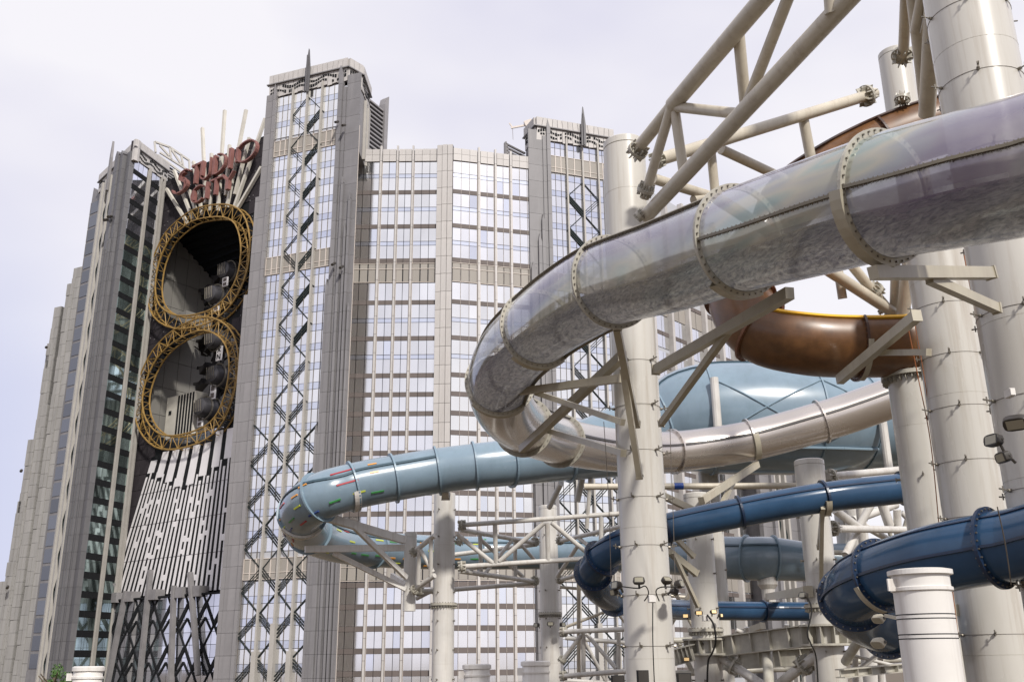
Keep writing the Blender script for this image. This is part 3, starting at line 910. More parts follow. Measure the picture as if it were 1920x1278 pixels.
mb.build('cladding_backing', 'black', ride)
# cladding panels 2 x 3 m, those clear of the opening
pc = 0
for i in range(-9, 40, 3):
    for j in range(16, 133, 4):
        pts = [(i + a, j + b) for a in (0, 1.5, 3) for b in (0, 2, 4)]
        if any(inside(q, upS) or inside(q, loS) for q in pts): continue
        if i > 2 and j < 54: continue
        W.piece('cladding_panel', 'darkwall', ride, i + .05, i + 2.95, j + .05, min(j + 3.95, 133.3), 0, .12); pc += 1
# little studs
mb = MB(ride.location)
rs = random.Random(3)
for _ in range(420):
    u, z = rs.uniform(-8, 38), rs.uniform(55, 132)
    if inside((u, z), upS) or inside((u, z), loS): continue
    mb.fbox(W, u, u + .22, z, z + .22, .12, .25)
mb.build('cladding_stud', 'slab_l', ride, kind='stuff')
mb = MB(ride.location)
for k in range(18):
    z = 60 + k * 4.2
    mb.fbox(W, -8.2, -7.4, z, z + 1.4, .1, .9)
mb.build('edge_bracket', 'black', ride)
# tunnel
D = 30
def wp(u, z, d): return W.pt(u, z, d)
def soff(d): return 120.4 - (abs(d) - 1.2) * .62
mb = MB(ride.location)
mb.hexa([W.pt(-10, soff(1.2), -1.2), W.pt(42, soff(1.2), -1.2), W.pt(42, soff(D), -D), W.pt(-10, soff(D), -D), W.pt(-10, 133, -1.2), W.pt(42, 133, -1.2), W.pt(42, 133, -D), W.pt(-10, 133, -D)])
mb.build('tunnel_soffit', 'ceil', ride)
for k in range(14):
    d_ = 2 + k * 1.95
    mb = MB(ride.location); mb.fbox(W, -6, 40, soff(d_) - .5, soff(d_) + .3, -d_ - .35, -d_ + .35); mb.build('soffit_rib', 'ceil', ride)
mb = MB(ride.location); mb.fbox(W, -12, -5.6, GROUND, 120.3, -D, -1.2); mb.build('tunnel_wall', 'slab_joint', ride)
FT = Fac(W.pt(-5.6, 0, -1.4).to_2d(), W.pt(-5.6, 0, -D).to_2d())
for i in range(7):
    for j in range(9):
        FT.piece('tunnel_panel', 'tunnel', ride, i * 4.3 + .06, i * 4.3 + 4.24, 50 + j * 7.8 + .06, 50 + j * 7.8 + 7.74, -.1, .25)
mb = MB(ride.location); mb.fbox(W, -12, 40, GROUND, 50.5, -D, -1.2); mb.build('tunnel_floor', 'slab_l', ride)
mb = MB(ride.location); mb.fbox(W, -12, 8.5, 88.0, 91.5, -10, -1.2); mb.build('waist_slab', 'tunnel', ride)
# white plant box with black stripes
F2 = Fac(W.pt(-5, 0, -7).to_2d(), W.pt(9, 0, -7).to_2d())
bx = thing('striped_plant_box', 'white box with black vertical stripes inside the lower loop opening', 'plant box', W.pt(0, 51, -8))
mb = MB(bx.location)
ua, za = W.px(290, 725, -7); ub, zb_ = W.px(362, 790, -7)
za, zb_ = 70.5, 57.5
mb.fbox(W, -4.4, 8.0, zb_, za, -13.5, -7); mb.build('box_body', 'rod', bx)
for k in range(6):
    W.piece('stripe', 'black', bx, 0.6 + k * 1.25, 1.2 + k * 1.25, zb_ + .02, za - .2, -7.0, -6.85)
mb = MB(bx.location); mb.fbox(W, -4.2, 7.8, zb_ - 3, zb_, -13, -7.6); mb.build('box_plinth', 'black', bx)
mb = MB(bx.location); mb.fbox(W, -3.0, -2.0, za - 5, za - 4, -7, -6.8); mb.build('vent', 'black', bx)
# low pale ribbed rail
rl = thing('ribbed_parapet', 'pale blue ribbed parapet at the foot of the lower loop opening', 'parapet', W.pt(10, 51, -3))
for k in range(17):
    W.piece('rib', 'bluespan', rl, 2 + k * 1.5, 3 + k * 1.5, 50.6, 57.2, -3.6, -2.8)
mb = MB(rl.location); mb.fbox(W, 1.5, 28, 50.5, 56.6, -4.6, -3.6); mb.build('parapet_wall', 'slab_joint', rl)
# dark centre mast, rear truss and gondolas
wh = thing('ride_mechanism', 'dark steel track frame standing inside the figure eight opening', 'ride structure', W.pt(12, 51, -12))
def P3(px, py, d):
    u, z = W.px(px, py, d); return W.pt(u, z, d)
mb = MB(wh.location)
mast = [(395, 830), (396, 740), (405, 660), (402, 590), (412, 540), (430, 490)]
for (a, b) in zip(mast[:-1], mast[1:]):
    mb.tube(P3(*a, -11), P3(*b, -11), .7, n=8); mb.tube(P3(a[0] + 14, a[1], -11), P3(b[0] + 14, b[1], -11), .5, n=8)
    mb.tube(P3(*a, -11), P3(b[0] + 14, b[1], -11), .3, n=6)
mb.build('mast', 'darksteel', wh)
for x, y in ((375, 655), (372, 690), (370, 640), (380, 560), (385, 580), (365, 720), (400, 700), (375, 545), (395, 735), (398, 520), (380, 620), (388, 760)):
    mb = MB(wh.location); mb.beam(P3(x, y, -14), P3(x + 30, y - 4, -11), .9, .8)
    mb.beam(P3(x + 8, y + 8, -13), P3(x + 20, y - 6, -12), 2.0, 1.6)
    mb.build('drive_unit', 'darksteel', wh)
mb = MB(wh.location)
arc = [(452, 560), (440, 590), (430, 640), (434, 690), (436, 740), (425, 775), (400, 800)]
rs = random.Random(5)
for (a, b) in zip(arc[:-1], arc[1:]):
    A1, B1 = P3(*a, -15), P3(*b, -15); A2, B2 = P3(a[0] + 20, a[1] + 6, -18), P3(b[0] + 20, b[1] + 6, -18)
    mb.tube(A1, B1, .28, n=6); mb.tube(A2, B2, .28, n=6)
    for k in range(4):
        t0, t1 = k / 4, (k + 1) / 4
        mb.tube(A1.lerp(B1, t0), A2.lerp(B2, t1), .16, n=5); mb.tube(A2.lerp(B2, t0), A1.lerp(B1, t1), .16, n=5)
        mb.tube(A1.lerp(B1, t0), A2.lerp(B2, t0), .16, n=5)
mb.build('rear_track', 'darksteel', wh)
mb = MB(wh.location)
for k in range(14):
    a = (432 + k * .4, 545 + k * 6); mb.tube(P3(a[0], a[1] + 8, -20), P3(a[0] + 40, a[1] - 8, -20), .16, n=5)
mb.build('rear_rail', 'darksteel', wh)

def gondola(px, py, d, lab):
    c = P3(px, py, d)
    t = thing('gondola', lab, 'gondola', c - Vector((0, 0, 2.2)), 'capsule gondolas inside the figure eight ride')
    mb = MB(t.location)
    prof = [(0.4, -2.1), (1.5, -1.7), (2.1, -.8), (2.25, 0.2), (2.1, 1.1), (1.5, 1.8), (.5, 2.1)]
    # horizontal barrel: rings along the wall normal
    ax = Vector((W.n.x, W.n.y, 0)); sx = Vector((W.u.x, W.u.y, 0)); n_ = 14
    vs, fs = [], []
    for s_, r in ((-3.8, 1.3), (-3.3, 2.5), (-1.5, 3.0), (1.5, 3.0), (3.3, 2.5), (3.8, 1.3)):
        for i in range(n_):
            q = 2 * math.pi * i / n_; vs.append(c + ax * s_ + sx * r * math.cos(q) + Vector((0, 0, r * .9 * math.sin(q))))
    for k in range(5):
        for i in range(n_): fs.append((k * n_ + i, k * n_ + (i + 1) % n_, (k + 1) * n_ + (i + 1) % n_, (k + 1) * n_ + i))
    fs += [tuple(range(n_)), tuple(range(5 * n_, 6 * n_))]
    mb.add(vs, fs); mb.build('cabin', 'cabin', t, smooth=True)
    for s_ in (-1.3, 1.3):
        mb = MB(t.location); mb.ring(c + ax * s_, ax, 2.95, 3.3, .4, n=18); mb.build('cabin_ring', 'steel', t)
    mb = MB(t.location)
    for k in range(-2, 3):
        mb.tube(c + ax * 3.7 + sx * .7 * k - Vector((0, 0, 1.5)), c + ax * 4.0 + sx * .7 * k + Vector((0, 0, 1.7)), .1, n=5)
    mb.build('cabin_grille', 'steel', t)
    mb = MB(t.location); mb.beam(c - sx * 1.4 + Vector((0, 0, -1.2)), c - sx * 3.4 + Vector((0, 0, -1.8)), .5, 1.2); mb.build('hanger', 'darksteel', t)
for a in ((412, 640, -9, 'uppermost gondola in the lower loop, beside the lettered sign'), (416, 705, -9, 'middle gondola in the lower loop of the ride'), (392, 766, -9, 'lowest gondola near the ribbed parapet'),
          (412, 556, -9, 'gondola half hidden behind the gold waist of the figure eight'), (436, 512, -11, 'highest gondola in the upper loop by the right edge')):
    gondola(*a)
for k, (px, py) in enumerate(((410, 662), (398, 734), (405, 570), (374, 790), (421, 528))):
    u, z = W.px(px, py, -7.5)
    s = thing('grille_board', ['ride panel with cross and N marks below the uppermost gondola of the lower loop', 'plain cream grille panel above the lowest gondola', 'cream grille panel beside the waist gondola',
                             'small cream grille panel beside the ribbed parapet', 'small cream grille panel in the upper loop'][k], 'panel', W.pt(u, z - 1.6, -7.6))
    h = 2.0 if k < 3 else 1.3
    mb = MB(s.location); mb.fbox(W, u - 1.1, u + 1.1, z - h, z + h, -7.9, -7.6); mb.build('board', 'fanwhite', s)
    if k == 0:
        mb = MB(s.location)
        mb.fbar(W, (u - .6, z + .4), (u + .6, z + 1.7), .25, -7.6, -7.5); mb.fbar(W, (u - .6, z + 1.7), (u + .6, z + .4), .25, -7.6, -7.5)
        mb.fbar(W, (u - .6, z - 1.6), (u - .6, z - .2), .25, -7.6, -7.5); mb.fbar(W, (u + .6, z - 1.6), (u + .6, z - .2), .25, -7.6, -7.5); mb.fbar(W, (u - .6, z - .2), (u + .6, z - 1.6), .25, -7.6, -7.5)
        mb.build('mark', 'black', s)
    else:
        for q in (-.5, .5):
            mb = MB(s.location); mb.fbox(W, u - .7, u + .7, z + q * h - h * .32, z + q * h + h * .32, -7.6, -7.5); mb.build('grille', 'band', s)

for k in range(55):
    x = rs.uniform(385, 448); y = rs.uniform(545, 800)
    if (x - 420) / 30 > 1: continue
    mb = MB(wh.location); p_ = P3(x, y, -10 - 5 * rs.random()); q_ = P3(x + rs.uniform(-26, 26), y + rs.uniform(-22, 22), -12 - 5 * rs.random()); mb.tube(p_, q_, rs.uniform(.15, .4), n=6); mb.build('frame_tube', 'darksteel', wh)
# golden figure eight truss
gold = thing('gold_ring_truss', 'gold painted tubular truss tracing a huge figure eight round the ride opening', 'truss', W.pt(15, 50, 1))
def loop_truss(S, nm):
    n = len(S)
    cen = sum(S, Vector((0, 0))) / n
    outs, ins = [], []
    for i in range(n):
        t = (S[(i + 1) % n] - S[i - 1]).normalized(); nn = Vector((t.y, -t.x))
        if nn.dot(S[i] - cen) < 0: nn = -nn
        outs.append(S[i] + nn * 1.75); ins.append(S[i] - nn * 1.75)
    def q(p, d): return W.pt(p.x, p.y, d)
    chords = [(outs, 2.4), (ins, 2.4), (outs, .2), (ins, .2)]
    for lst, d in chords:
        mb = MB(gold.location)
        for i in range(n): mb.tube(q(lst[i], d), q(lst[(i + 1) % n], d), .23, n=6)
        mb.build('chord', 'gold', gold)
    for i in range(n):
        j = (i + 1) % n
        mb = MB(gold.location)
        mb.tube(q(outs[i], 2.4), q(ins[i], 2.4), .11, n=5)
        mb.tube(q(outs[i], 2.4), q(outs[i], .2), .10, n=5)
        mb.tube(q(ins[i], 2.4), q(ins[i], .2), .10, n=5)
        if i % 2: mb.tube(q(outs[i], 2.4), q(ins[j], 2.4), .11, n=5); mb.tube(q(outs[i], .2), q(outs[j], 2.4), .09, n=5)
        else: mb.tube(q(ins[i], 2.4), q(outs[j], 2.4), .11, n=5); mb.tube(q(ins[i], .2), q(ins[j], 2.4), .09, n=5)
        mb.build('web_bracing', 'gold', gold)
loop_truss(upS, 'u'); loop_truss(loS, 'l')

# sunburst rods
RODS = [((312, 354), (352, 420)), ((326, 319), (361, 411)), ((355, 357), (366, 393)), ((362, 303), (379, 403)), ((379, 240), (385, 381)), ((396, 288), (394, 395)),
        ((421, 207), (408, 395)), ((461, 206), (425, 388)), ((430, 272), (423, 366)), ((467, 258), (440, 364)), ((497, 222), (439, 388)), ((490, 313), (446, 389)), ((484, 360), (452, 392))]
DES = ['leftmost short ivory rod of the sunburst above the gold ring', 'ivory rod crossing behind the letter S', 'short ivory rod below and left of the letter C', 'ivory rod between the letters S and T, running down to the gold ring',
       'ivory rod rising above the wall behind the letter U', 'ivory rod just left of the letter D, stopping near the wall top', 'tall ivory rod rising above the letter D', 'tallest ivory rod rising above the last I',
       'short ivory rod ending beside the letter Y', 'ivory rod crossing the left side of the last O', 'long slanting ivory rod meeting the tallest tower edge above the sign', 'ivory rod slanting below the last O',
       'lowest slanting ivory rod beside the tallest tower']
for k, (a, b) in enumerate(RODS[:12]):
    ua = Vector(W.px(*a, 1.2)); ub = Vector(W.px(*b, 1.2))
    mb = MB(W.pt(ub.x, ub.y, 1.2)); mb.fbar(W, ub, ua, .75, .7, 1.5)
    o = mb.build('sunburst_rod', 'rod'); tag(o, DES[k], 'rod', 'sunburst rods above the gold ring')

# sign: STUDIO / CITY, art deco letters with a double stem
sign = thing('sign', 'copper pink deco letters reading STUDIO CITY mounted above the figure eight ring', 'sign', W.pt(16, 122, 3))
def letter(ch, u, z, w_, h):
    """strokes in 0..1 boxes: thick double stem plus thin curve"""
    mb = MB(sign.location)
    d0, d1 = 2.2, 3.3
    def B(a, b, c, d):  # rect
        mb.fbox(W, u + a * w_, u + b * w_, z + c * h, z + d * h, d0, d1)
    def A(cx, cy, rx, ry, t0, t1, tw, n=14):
        pts = []
        for i in range(n + 1):
            t = R(t0 + (t1 - t0) * i / n); pts.append((u + (cx + rx * math.cos(t)) * w_, z + (cy + ry * math.sin(t)) * h))
        for a, b in zip(pts[:-1], pts[1:]): 
            a = Vector(a); b = Vector(b); e = (b - a).normalized() * .05
            mb.fbar(W, a - e, b + e, tw, d0, d1 - .003 * (pts.index(tuple(a)) if tuple(a) in pts else 0))
    st = .165 * h / w_ * .38
    def stem(x, y0=0, y1=1):
        B(x, x + st, y0, y1); B(x + st * 1.5, x + st * 2.5, y0, y1)
    if ch == 'S':
        A(.62, .72, .36, .26, 30, 200, .38); A(.62, .72, .22, .16, 90, 230, .38); A(.35, .30, .5, .30, 60, -170, .42)
        mb.fbar(W, (u + .28 * w_, z + .66 * h), (u + .72 * w_, z + .42 * h), .8, d0, d1 + .02)
        A(.35, .30, .36, .42, 50, -40, .5)
    if ch == 'T':
        stem(.36); B(-.05, 1.05, .9, 1.0)
    if ch == 'U':
        stem(.02, .25, 1); A(.5, .28, .46, .26, 180, 360, .34); B(.90, 1.0, .26, 1.0)
    if ch == 'D':
        stem(.0); A(.30, .5, .66, .48, -90, 90, .36); B(.0, .32, 0, .07)
    if ch == 'I': stem(.2)
    if ch == 'O':
        stem(.06, .14, .86); A(.55, .5, .5, .49, 0, 360, .36, 26)
    if ch == 'C':
        A(.6, .5, .55, .49, 50, 310, .36, 22); stem(.16, .2, .8)
    if ch == 'Y':
        mb.fbar(W, (u, z + h), (u + .5 * w_, z + .5 * h), .55, d0, d1); mb.fbar(W, (u + .95 * w_, z + h), (u + .5 * w_, z + .5 * h), .34, d0, d1 + .01)
        B(.36, .62, 0, .52)
    mb.build('letter', 'copper', sign)
    # dark returns behind the letter faces
for c, u_, w_ in (('S', 3.6, 6.6), ('T', 11.0, 3.7), ('U', 14.9, 4.3), ('D', 20.2, 5.4), ('I', 26.3, 2.6), ('O', 29.3, 8.2)):
    letter(c, u_, 126.2 - (.7 if c == 'S' else 0), w_, 6.6 if c == 'S' else 6.0)
for c, u_, w_ in (('C', 11.6, 5.4), ('I', 17.6, 2.4), ('T', 20.2, 4.5), ('Y', 24.9, 4.6)):
    letter(c, u_, 120.0, w_, 4.9)

# fan screen of white fins
fan = thing('fan_screen', 'huge white slatted fan screen spreading down from the gold ring to the glass podium', 'screen', W.pt(12, 17, 1))
tl, tr = Vector(W.px(275, 840, 1)), Vector(W.px(444, 790, 1))
bl, br = Vector(W.px(208, 1112, 1)), Vector(W.px(412, 1105, 1))
zTop, zBot = 52.0, 17.2
def fanpt(s, t):   # s across 0..1, t 0 top..1 bottom
    uT = 2.5 + s * 33.5; uB = -9.8 + s * 45.2
    return Vector((uT + (uB - uT) * t, zTop + (zBot - zTop) * t))
mb = MB(fan.location); mb.fpoly(W, [fanpt(0, 1), fanpt(1, 1), fanpt(1, -.08), fanpt(0, 0)], .2, .6); mb.build('screen_backing', 'black', fan)
NF = 25
def cellfan(s0, s1, t0, t1, d):
    mb = MB(fan.location); mb.fpoly(W, [fanpt(s0, t1), fanpt(s1, t1), fanpt(s1, t0), fanpt(s0, t0)], .6, .6 + (d - .6) * .45); return mb
topt = []
for k in range(8):        # big solid panels at the top
    s0, s1 = k / 8 + .012, (k + 1) / 8 - .035
    t1 = .12 + .16 * (1 - abs(k - 3.5) / 3.5)
    cellfan(s0, s1, -.02 if 1 <= k <= 5 else (.03 if k == 0 else -.09), t1, .82).build('fan_panel', 'fanwhite', fan)
for k in range(NF):
    kk = (k + .5) / NF
    t0 = .10 + .15 * (1 - abs(kk * 8 - 4) / 4)
    wd = (.50, .38, .54, .44)[k % 4]
    cellfan((k + .5 - wd / 2) / NF, (k + .5 + wd / 2) / NF, t0 - .02 if k % 2 else t0 + .04, 1, .8).build('fan_fin', 'fanwhite', fan)
rs = random.Random(11)
for k in range(NF - 1):
    ph = abs((k % 8) - 4) * .022
    for j in range(8):
        t0 = .30 + j * .09 + ph + rs.uniform(-.006, .006)
        if t0 > .96 or (k % 4 == 1 and j % 3) or rs.random() < .8: continue
        cellfan((k + .66) / NF, (k + 1.34) / NF, t0, min(1, t0 + rs.uniform(.025, .045)), .79).build('fan_bridge', 'fanwhite', fan)
mb = MB(fan.location)
for t in (.27, .5, .75):
    a, b = fanpt(0, t), fanpt(1, t); mb.fbar(W, a, b, .1, .62, .72)
mb.build('fan_joint', 'slab_joint', fan)

# podium: mirrored glass with diamonds
pod = thing('glass_podium', 'mirrored glass podium with black diamond lattice at the foot of the fan screen', 'building', W.pt(5, GROUND, 3))
mb = MB(pod.location); mb.fbox(W, -26, 46, GROUND, 16.2, -4, 2.2); mb.build('wall', 'black', pod)
for i in range(28):
    for j in range(8):
        u = -25.8 + i * 2.53; z = GROUND + .2 + j * 2.75
        if z > 15.5: continue
        W.piece('window_pane', 'pane_grey' if i > 7 else 'pane_dark', pod, u + .06, u + 2.47, z + .05, min(z + 2.7, 16.1), 2.2, 2.4)
per = 6.55; ht = 9.6
nod = -0.4
for k in range(-4, 8):
    u = nod + k * per
    for zc in (14.2 - ht * 2, 14.2 - ht, 14.2):
        def clipbar(a, b, w_, nm='lattice_brace'):
            a = Vector(a); b = Vector(b)
            if b.y > 16.1: b = a + (b - a) * ((16.1 - a.y) / (b.y - a.y))
            if max(a.x, b.x) > 43 or min(a.x, b.x) < -26.5 or b.y <= a.y + .3: return
            mb = MB(pod.location); mb.fbar(W, a, b, w_ * .62, 2.45, 2.6); mb.build(nm, 'black', pod)
        h2 = ht / 2
        # X crossing at the node, bars to the neighbours half a period away
        clipbar((u, zc), (u + per / 2, zc + h2), .55); clipbar((u, zc), (u - per / 2, zc + h2), .55)
        clipbar((u - per / 2, zc - h2), (u - .1, zc), 1.5); clipbar((u + per / 2, zc - h2), (u + .1, zc), 1.0)
        # W shaped inner chevrons
        clipbar((u - per / 2 + .9, zc - h2 + .4 - 1.5), (u - .0, zc - 2.2 - .9), .8); clipbar((u + per / 2 - .9, zc - h2 - 1.1), (u + .0, zc - 3.1), .6)
for k, (a, b) in enumerate((((206, 1092), (167, 1250)), ((231, 1107), (195, 1285)), ((277, 1067), (255, 1285)), ((321, 1097), (314, 1285)), ((351, 1072), (366, 1265)))):
    A_ = Vector(W.px(*a, 4.2)); B_ = Vector(W.px(*b, 4.2))
    mb = MB(pod.location); mb.fbar(W, B_, A_, .8, 2.8, 4.0); mb.build('podium_fin', 'slab_l', pod)
    c_ = A_ + (B_ - A_) * .16; mb = MB(pod.location); mb.fbox(W, c_.x + .4, c_.x + 3.2, 15.8, 18.2, 1.0, 3.6); mb.build('fin_box', 'slab_l', pod)
mb = MB(pod.location); mb.fbox(W, -26.3, 46, 16.2, 16.6, -4, 2.9); mb.build('coping', 'black', pod)

# ============================================================ COLUMNS OF THE SLIDE STRUCTURE
def column(label, px, py, c, r, ytop, m='col', cap='groove', flanges=(), pegs=None, group='round steel columns carrying the water slides', rings=True, collar=(), studs=None, r_top=None):
    """axis passes through pixel (px,py) at view depth c; ytop = pixel row of the top"""
    b = at(px, py, c); X, Y = b.x, b.y
    zt = atY(px, ytop, Y).z
    t = thing('column', label, 'column', (X, Y, GROUND), group)
    z0 = GROUND
    r2 = r_top or r
    if cap == 'groove':
        prof = [(r, z0), (r, zt - .42 * r), (r * .965, zt - .415 * r), (r * .965, zt - .37 * r), (r, zt - .365 * r), (r, zt - .03), (r - .03, zt)]
    else:
        prof = [(r, z0), (r2, zt)]
    mb = MB(t.location); mb.lathe((X, Y), prof, 56); mb.build('shaft', m, t, smooth=True)
    for yf in flanges:
        z = atY(px, yf, Y).z
        mb = MB(t.location); mb.lathe((X, Y), [(r + .01, z - .05), (r + .13, z - .045), (r + .13, z + .045), (r + .01, z + .05)], 48)
        f = mb.build('flange', 'flange', t)
        mb = MB(t.location)
        for k in range(28):
            a = 2 * math.pi * k / 28; p = Vector((X + (r + .075) * math.cos(a), Y + (r + .075) * math.sin(a), z))
            mb.tube(p - Vector((0, 0, .09)), p + Vector((0, 0, .08)), .022, n=6)
        o = mb.build('flange_bolts', 'steel', f, kind='stuff')
        mb = MB(t.location)
        for k in range(28):
            a = 2 * math.pi * (k + .5) / 28; d = Vector((math.cos(a), math.sin(a), 0))
            p = Vector((X, Y, z)); mb.beam(p + d * (r + .0) - Vector((0, 0, .13)), p + d * (r + .10) - Vector((0, 0, .09)), .012, .10)
        mb.build('stiffeners', 'flange', f)
    for (y1, y2) in collar:
        za = atY(px, y1, Y).z; zb = atY(px, y2, Y).z
        mb = MB(t.location); mb.lathe((X, Y), [(r, za - .03), (r + .32, za - .03), (r + .32, za + .03), (r, za + .03)], 40); mb.build('collar_plate', 'flange', t)
        mb = MB(t.location); mb.lathe((X, Y), [(r, zb - .03), (r + .32, zb - .03), (r + .32, zb + .03), (r, zb + .03)], 40); mb.build('collar_plate', 'flange', t)
        for k in range(12):
            a = 2 * math.pi * k / 12; d = Vector((math.cos(a), math.sin(a), 0)); p = Vector((X, Y, (za + zb) / 2))
            mb = MB(t.location); mb.beam(p + d * r * .98, p + d * (r + .3), .025, abs(za - zb)); mb.build('collar_stiffener', 'flange', t)
    if pegs:
        zlo, zhi, dz, na, L = pegs
        z = zlo; k = 0
        while z < zhi:
            mb = MB(t.location); 
            mb.lathe((X, Y), [(r + .001, z - .004), (r + .008, z - .003), (r + .008, z + .003), (r + .001, z + .004)], 40)
            mb.build('wire_loop', 'wire', t)
            for i in range(na):
                a = R(-90 - 28) + 2 * math.pi * i / na + (.05 if k % 2 else 0)
                d = Vector((math.cos(a), math.sin(a), 0)); p = Vector((X, Y, z)) + d * r
                mb = MB(t.location)
                mb.tube(p - d * .02, p + d * .05, .028, n=8)
                mb.tube(p + d * .03, p + d * L + Vector((.02, 0, .03)), .013, n=6)
                mb.tube(p + d * L * .6 - Vector((0, 0, .03)), p + d * L * .6 + Vector((0, 0, .07)), .012, n=6)
                mb.build('anchor_peg', 'steel', t)
            z += dz; k += 1
    if studs:
        zlo, zhi, dz, na = studs
        z = zlo
        while z < zhi:
            for i in range(na):
                a = R(-115) + 2 * math.pi * i / na
                d = Vector((math.cos(a), math.sin(a), 0)); p = Vector((X, Y, z)) + d * r
                mb = MB(t.location); mb.tube(p - d * .02, p + d * .09, .026, n=6); mb.tube(p + d * .09 - Vector((0, 0, .05)), p + d * .09 + Vector((0, 0, .05)), .012, n=5)
                mb.build('anchor_peg', 'steel', t)
            z += dz
    if rings:
        z = GROUND + 1.3
        mb = MB(t.location)
        while z < zt - .8:
            mb.lathe((X, Y), [(r, z - .004), (r + .003, z - .003), (r + .003, z + .003), (r, z + .004)], 40); z += 2.4
        mb.build('weld_seams', 'flange', t)
    t['_'] = 0; del t['_']
    return t, X, Y, zt

K1 = column('tall cream front column with floodlight cluster, standing before the clear slide bend', 1221, 1278, 18.4, .46, 268,
            pegs=(-0.6, 6.3, .92, 6, .17), studs=None)
K2 = column('largest column at the right edge, nearest the camera', 2042, 1278, 13.6, .66, -500, pegs=(1.0, 12, 1.35, 6, .2), cap=None)
K3 = column('thick column behind the near navy slide, second from the right edge', 1880, 1278, 17.8, .60, 440, pegs=(-.6, 7.6, 1.05, 6, .2))
K4 = column('column with bolted flange at its top, left of the thick right hand columns', 1788, 1278, 20.2, .50, 690, cap=None, flanges=(706,),
            pegs=None, studs=(-1, 4.5, 1.2, 4))
K5 = column('short capped column rising behind the brown slide beside the truss end', 1856, 1278, 24.5, .475, 98)
K6 = column('white banded drum column with rimmed top in the lower right foreground', 1752, 1278, 9.6, .275, 1069, m='white', cap=None, rings=False)
K7 = column('mid column with plate collar left of the near navy slide', 1560, 1278, 28.5, .45, 862, flanges=(1136,), collar=((1172, 1208),), studs=(-1, 5, 1.3, 5))
K8 = column('spotty mid column with lit floodlights and ring collar right of the front column', 1330, 1278, 31.5, .45, 925, flanges=(1181,), collar=((1198, 1226),), studs=(-.5, 4.5, 1.1, 5))
K9 = column('slim pale column under the silver slide with a flat cap', 1357, 1278, 40.0, .45, 880, studs=(.5, 6, 1.6, 5))
K10 = column('lone round column under the pale blue slide with flange ring at mid height', 830, 1278, 40.5, .455, 925, m='col2', flanges=(1133,), studs=(-.5, 7, 1.15, 4), cap=None)
K11 = column('column behind the box truss with small floodlights on it', 1034, 1278, 46.0, .45, 948, m='col2', flanges=(1150,), studs=(-.5, 7, 1.3, 4))
K13 = column('distant pale column low between the right hand trusses', 1640, 1278, 36.0, .40, 888, m='col2')
K14 = column('far thin column under the navy slide right of the collar girder', 1617, 1278, 44.0, .42, 960, m='col2', cap=None)

# rim, bands and lug on the white drum
t, X, Y, zt = K6
def lathe_part(t, X, Y, name, m, prof, n=48, smooth=False):
    mb = MB(t.location); mb.lathe((X, Y), prof, n); return mb.build(name, m, t, smooth=smooth)
r = .275
lathe_part(t, X, Y, 'rim', 'white', [(r, zt - .05), (r + .035, zt - .045), (r + .035, zt), (r - .02, zt + .012)])
lathe_part(t, X, Y, 'rim', 'white', [(r, zt - .21), (r + .02, zt - .20), (r + .02, zt - .17), (r, zt - .16)])
for y in (1152, 1160, 1189, 1197):
    z = atY(1725, y, Y).z
    lathe_part(t, X, Y, 'dark_band', 'black', [(r, z - .005), (r + .003, z - .004), (r + .003, z + .004), (r, z + .005)])
mb = MB(t.location); d = Vector((-.97, -.2, 0)); p = Vector((X, Y, zt - .14))
mb.beam(p + d * (r - .02), p + d * (r + .10), .02, .12); mb.build('lifting_lug', 'white', t)
# three low white drums
def drum(label, px, py, c, r):
    b = at(px, py, c)
    t = thing('drum', label, 'drum', (b.x, b.y, GROUND), 'white lidded drums along the bottom edge')
    zt = b.z
    lathe_part(t, b.x, b.y, 'body', 'white', [(r, GROUND), (r, zt - .03), (r - .02, zt)], smooth=True)
    lathe_part(t, b.x, b.y, 'rim', 'white', [(r, zt - .10), (r + .03, zt - .09), (r + .03, zt - .02), (r - .01, zt)])
    lathe_part(t, b.x, b.y, 'rim', 'white', [(r, zt - .24), (r + .02, zt - .235), (r + .02, zt - .20), (r, zt - .19)])
    mb = MB(t.location); mb.beam((b.x - r * .9, b.y - .1, zt - .2), (b.x - r - .1, b.y - .1, zt - .2), .03, .14); mb.build('lifting_lug', 'white', t)
    return t
drum('white drum beside the green tree top at the lower left', 167, 1248, 19.5, .275)
drum('white drum just right of the lone column, smaller looking of the two', 894, 1244, 19.8, .26)
drum('white drum in front of the floodlit truss column', 1004, 1238, 19.6, .265)

# ------------------------------------------------------------ slides
def catmull(P, per=8):
    out = []; n = len(P)
    for i in range(n - 1):
        a = P[max(i - 1, 0)]; b = P[i]; c = P[i + 1]; d = P[min(i + 2, n - 1)]
        for k in range(per):
            f = k / per
            out.append(.5 * ((2 * b) + (c - a) * f + (2 * a - 5 * b + 4 * c - d) * f * f + (3 * b - a - 3 * c + d) * f ** 3))
    out.append(P[-1]); return out

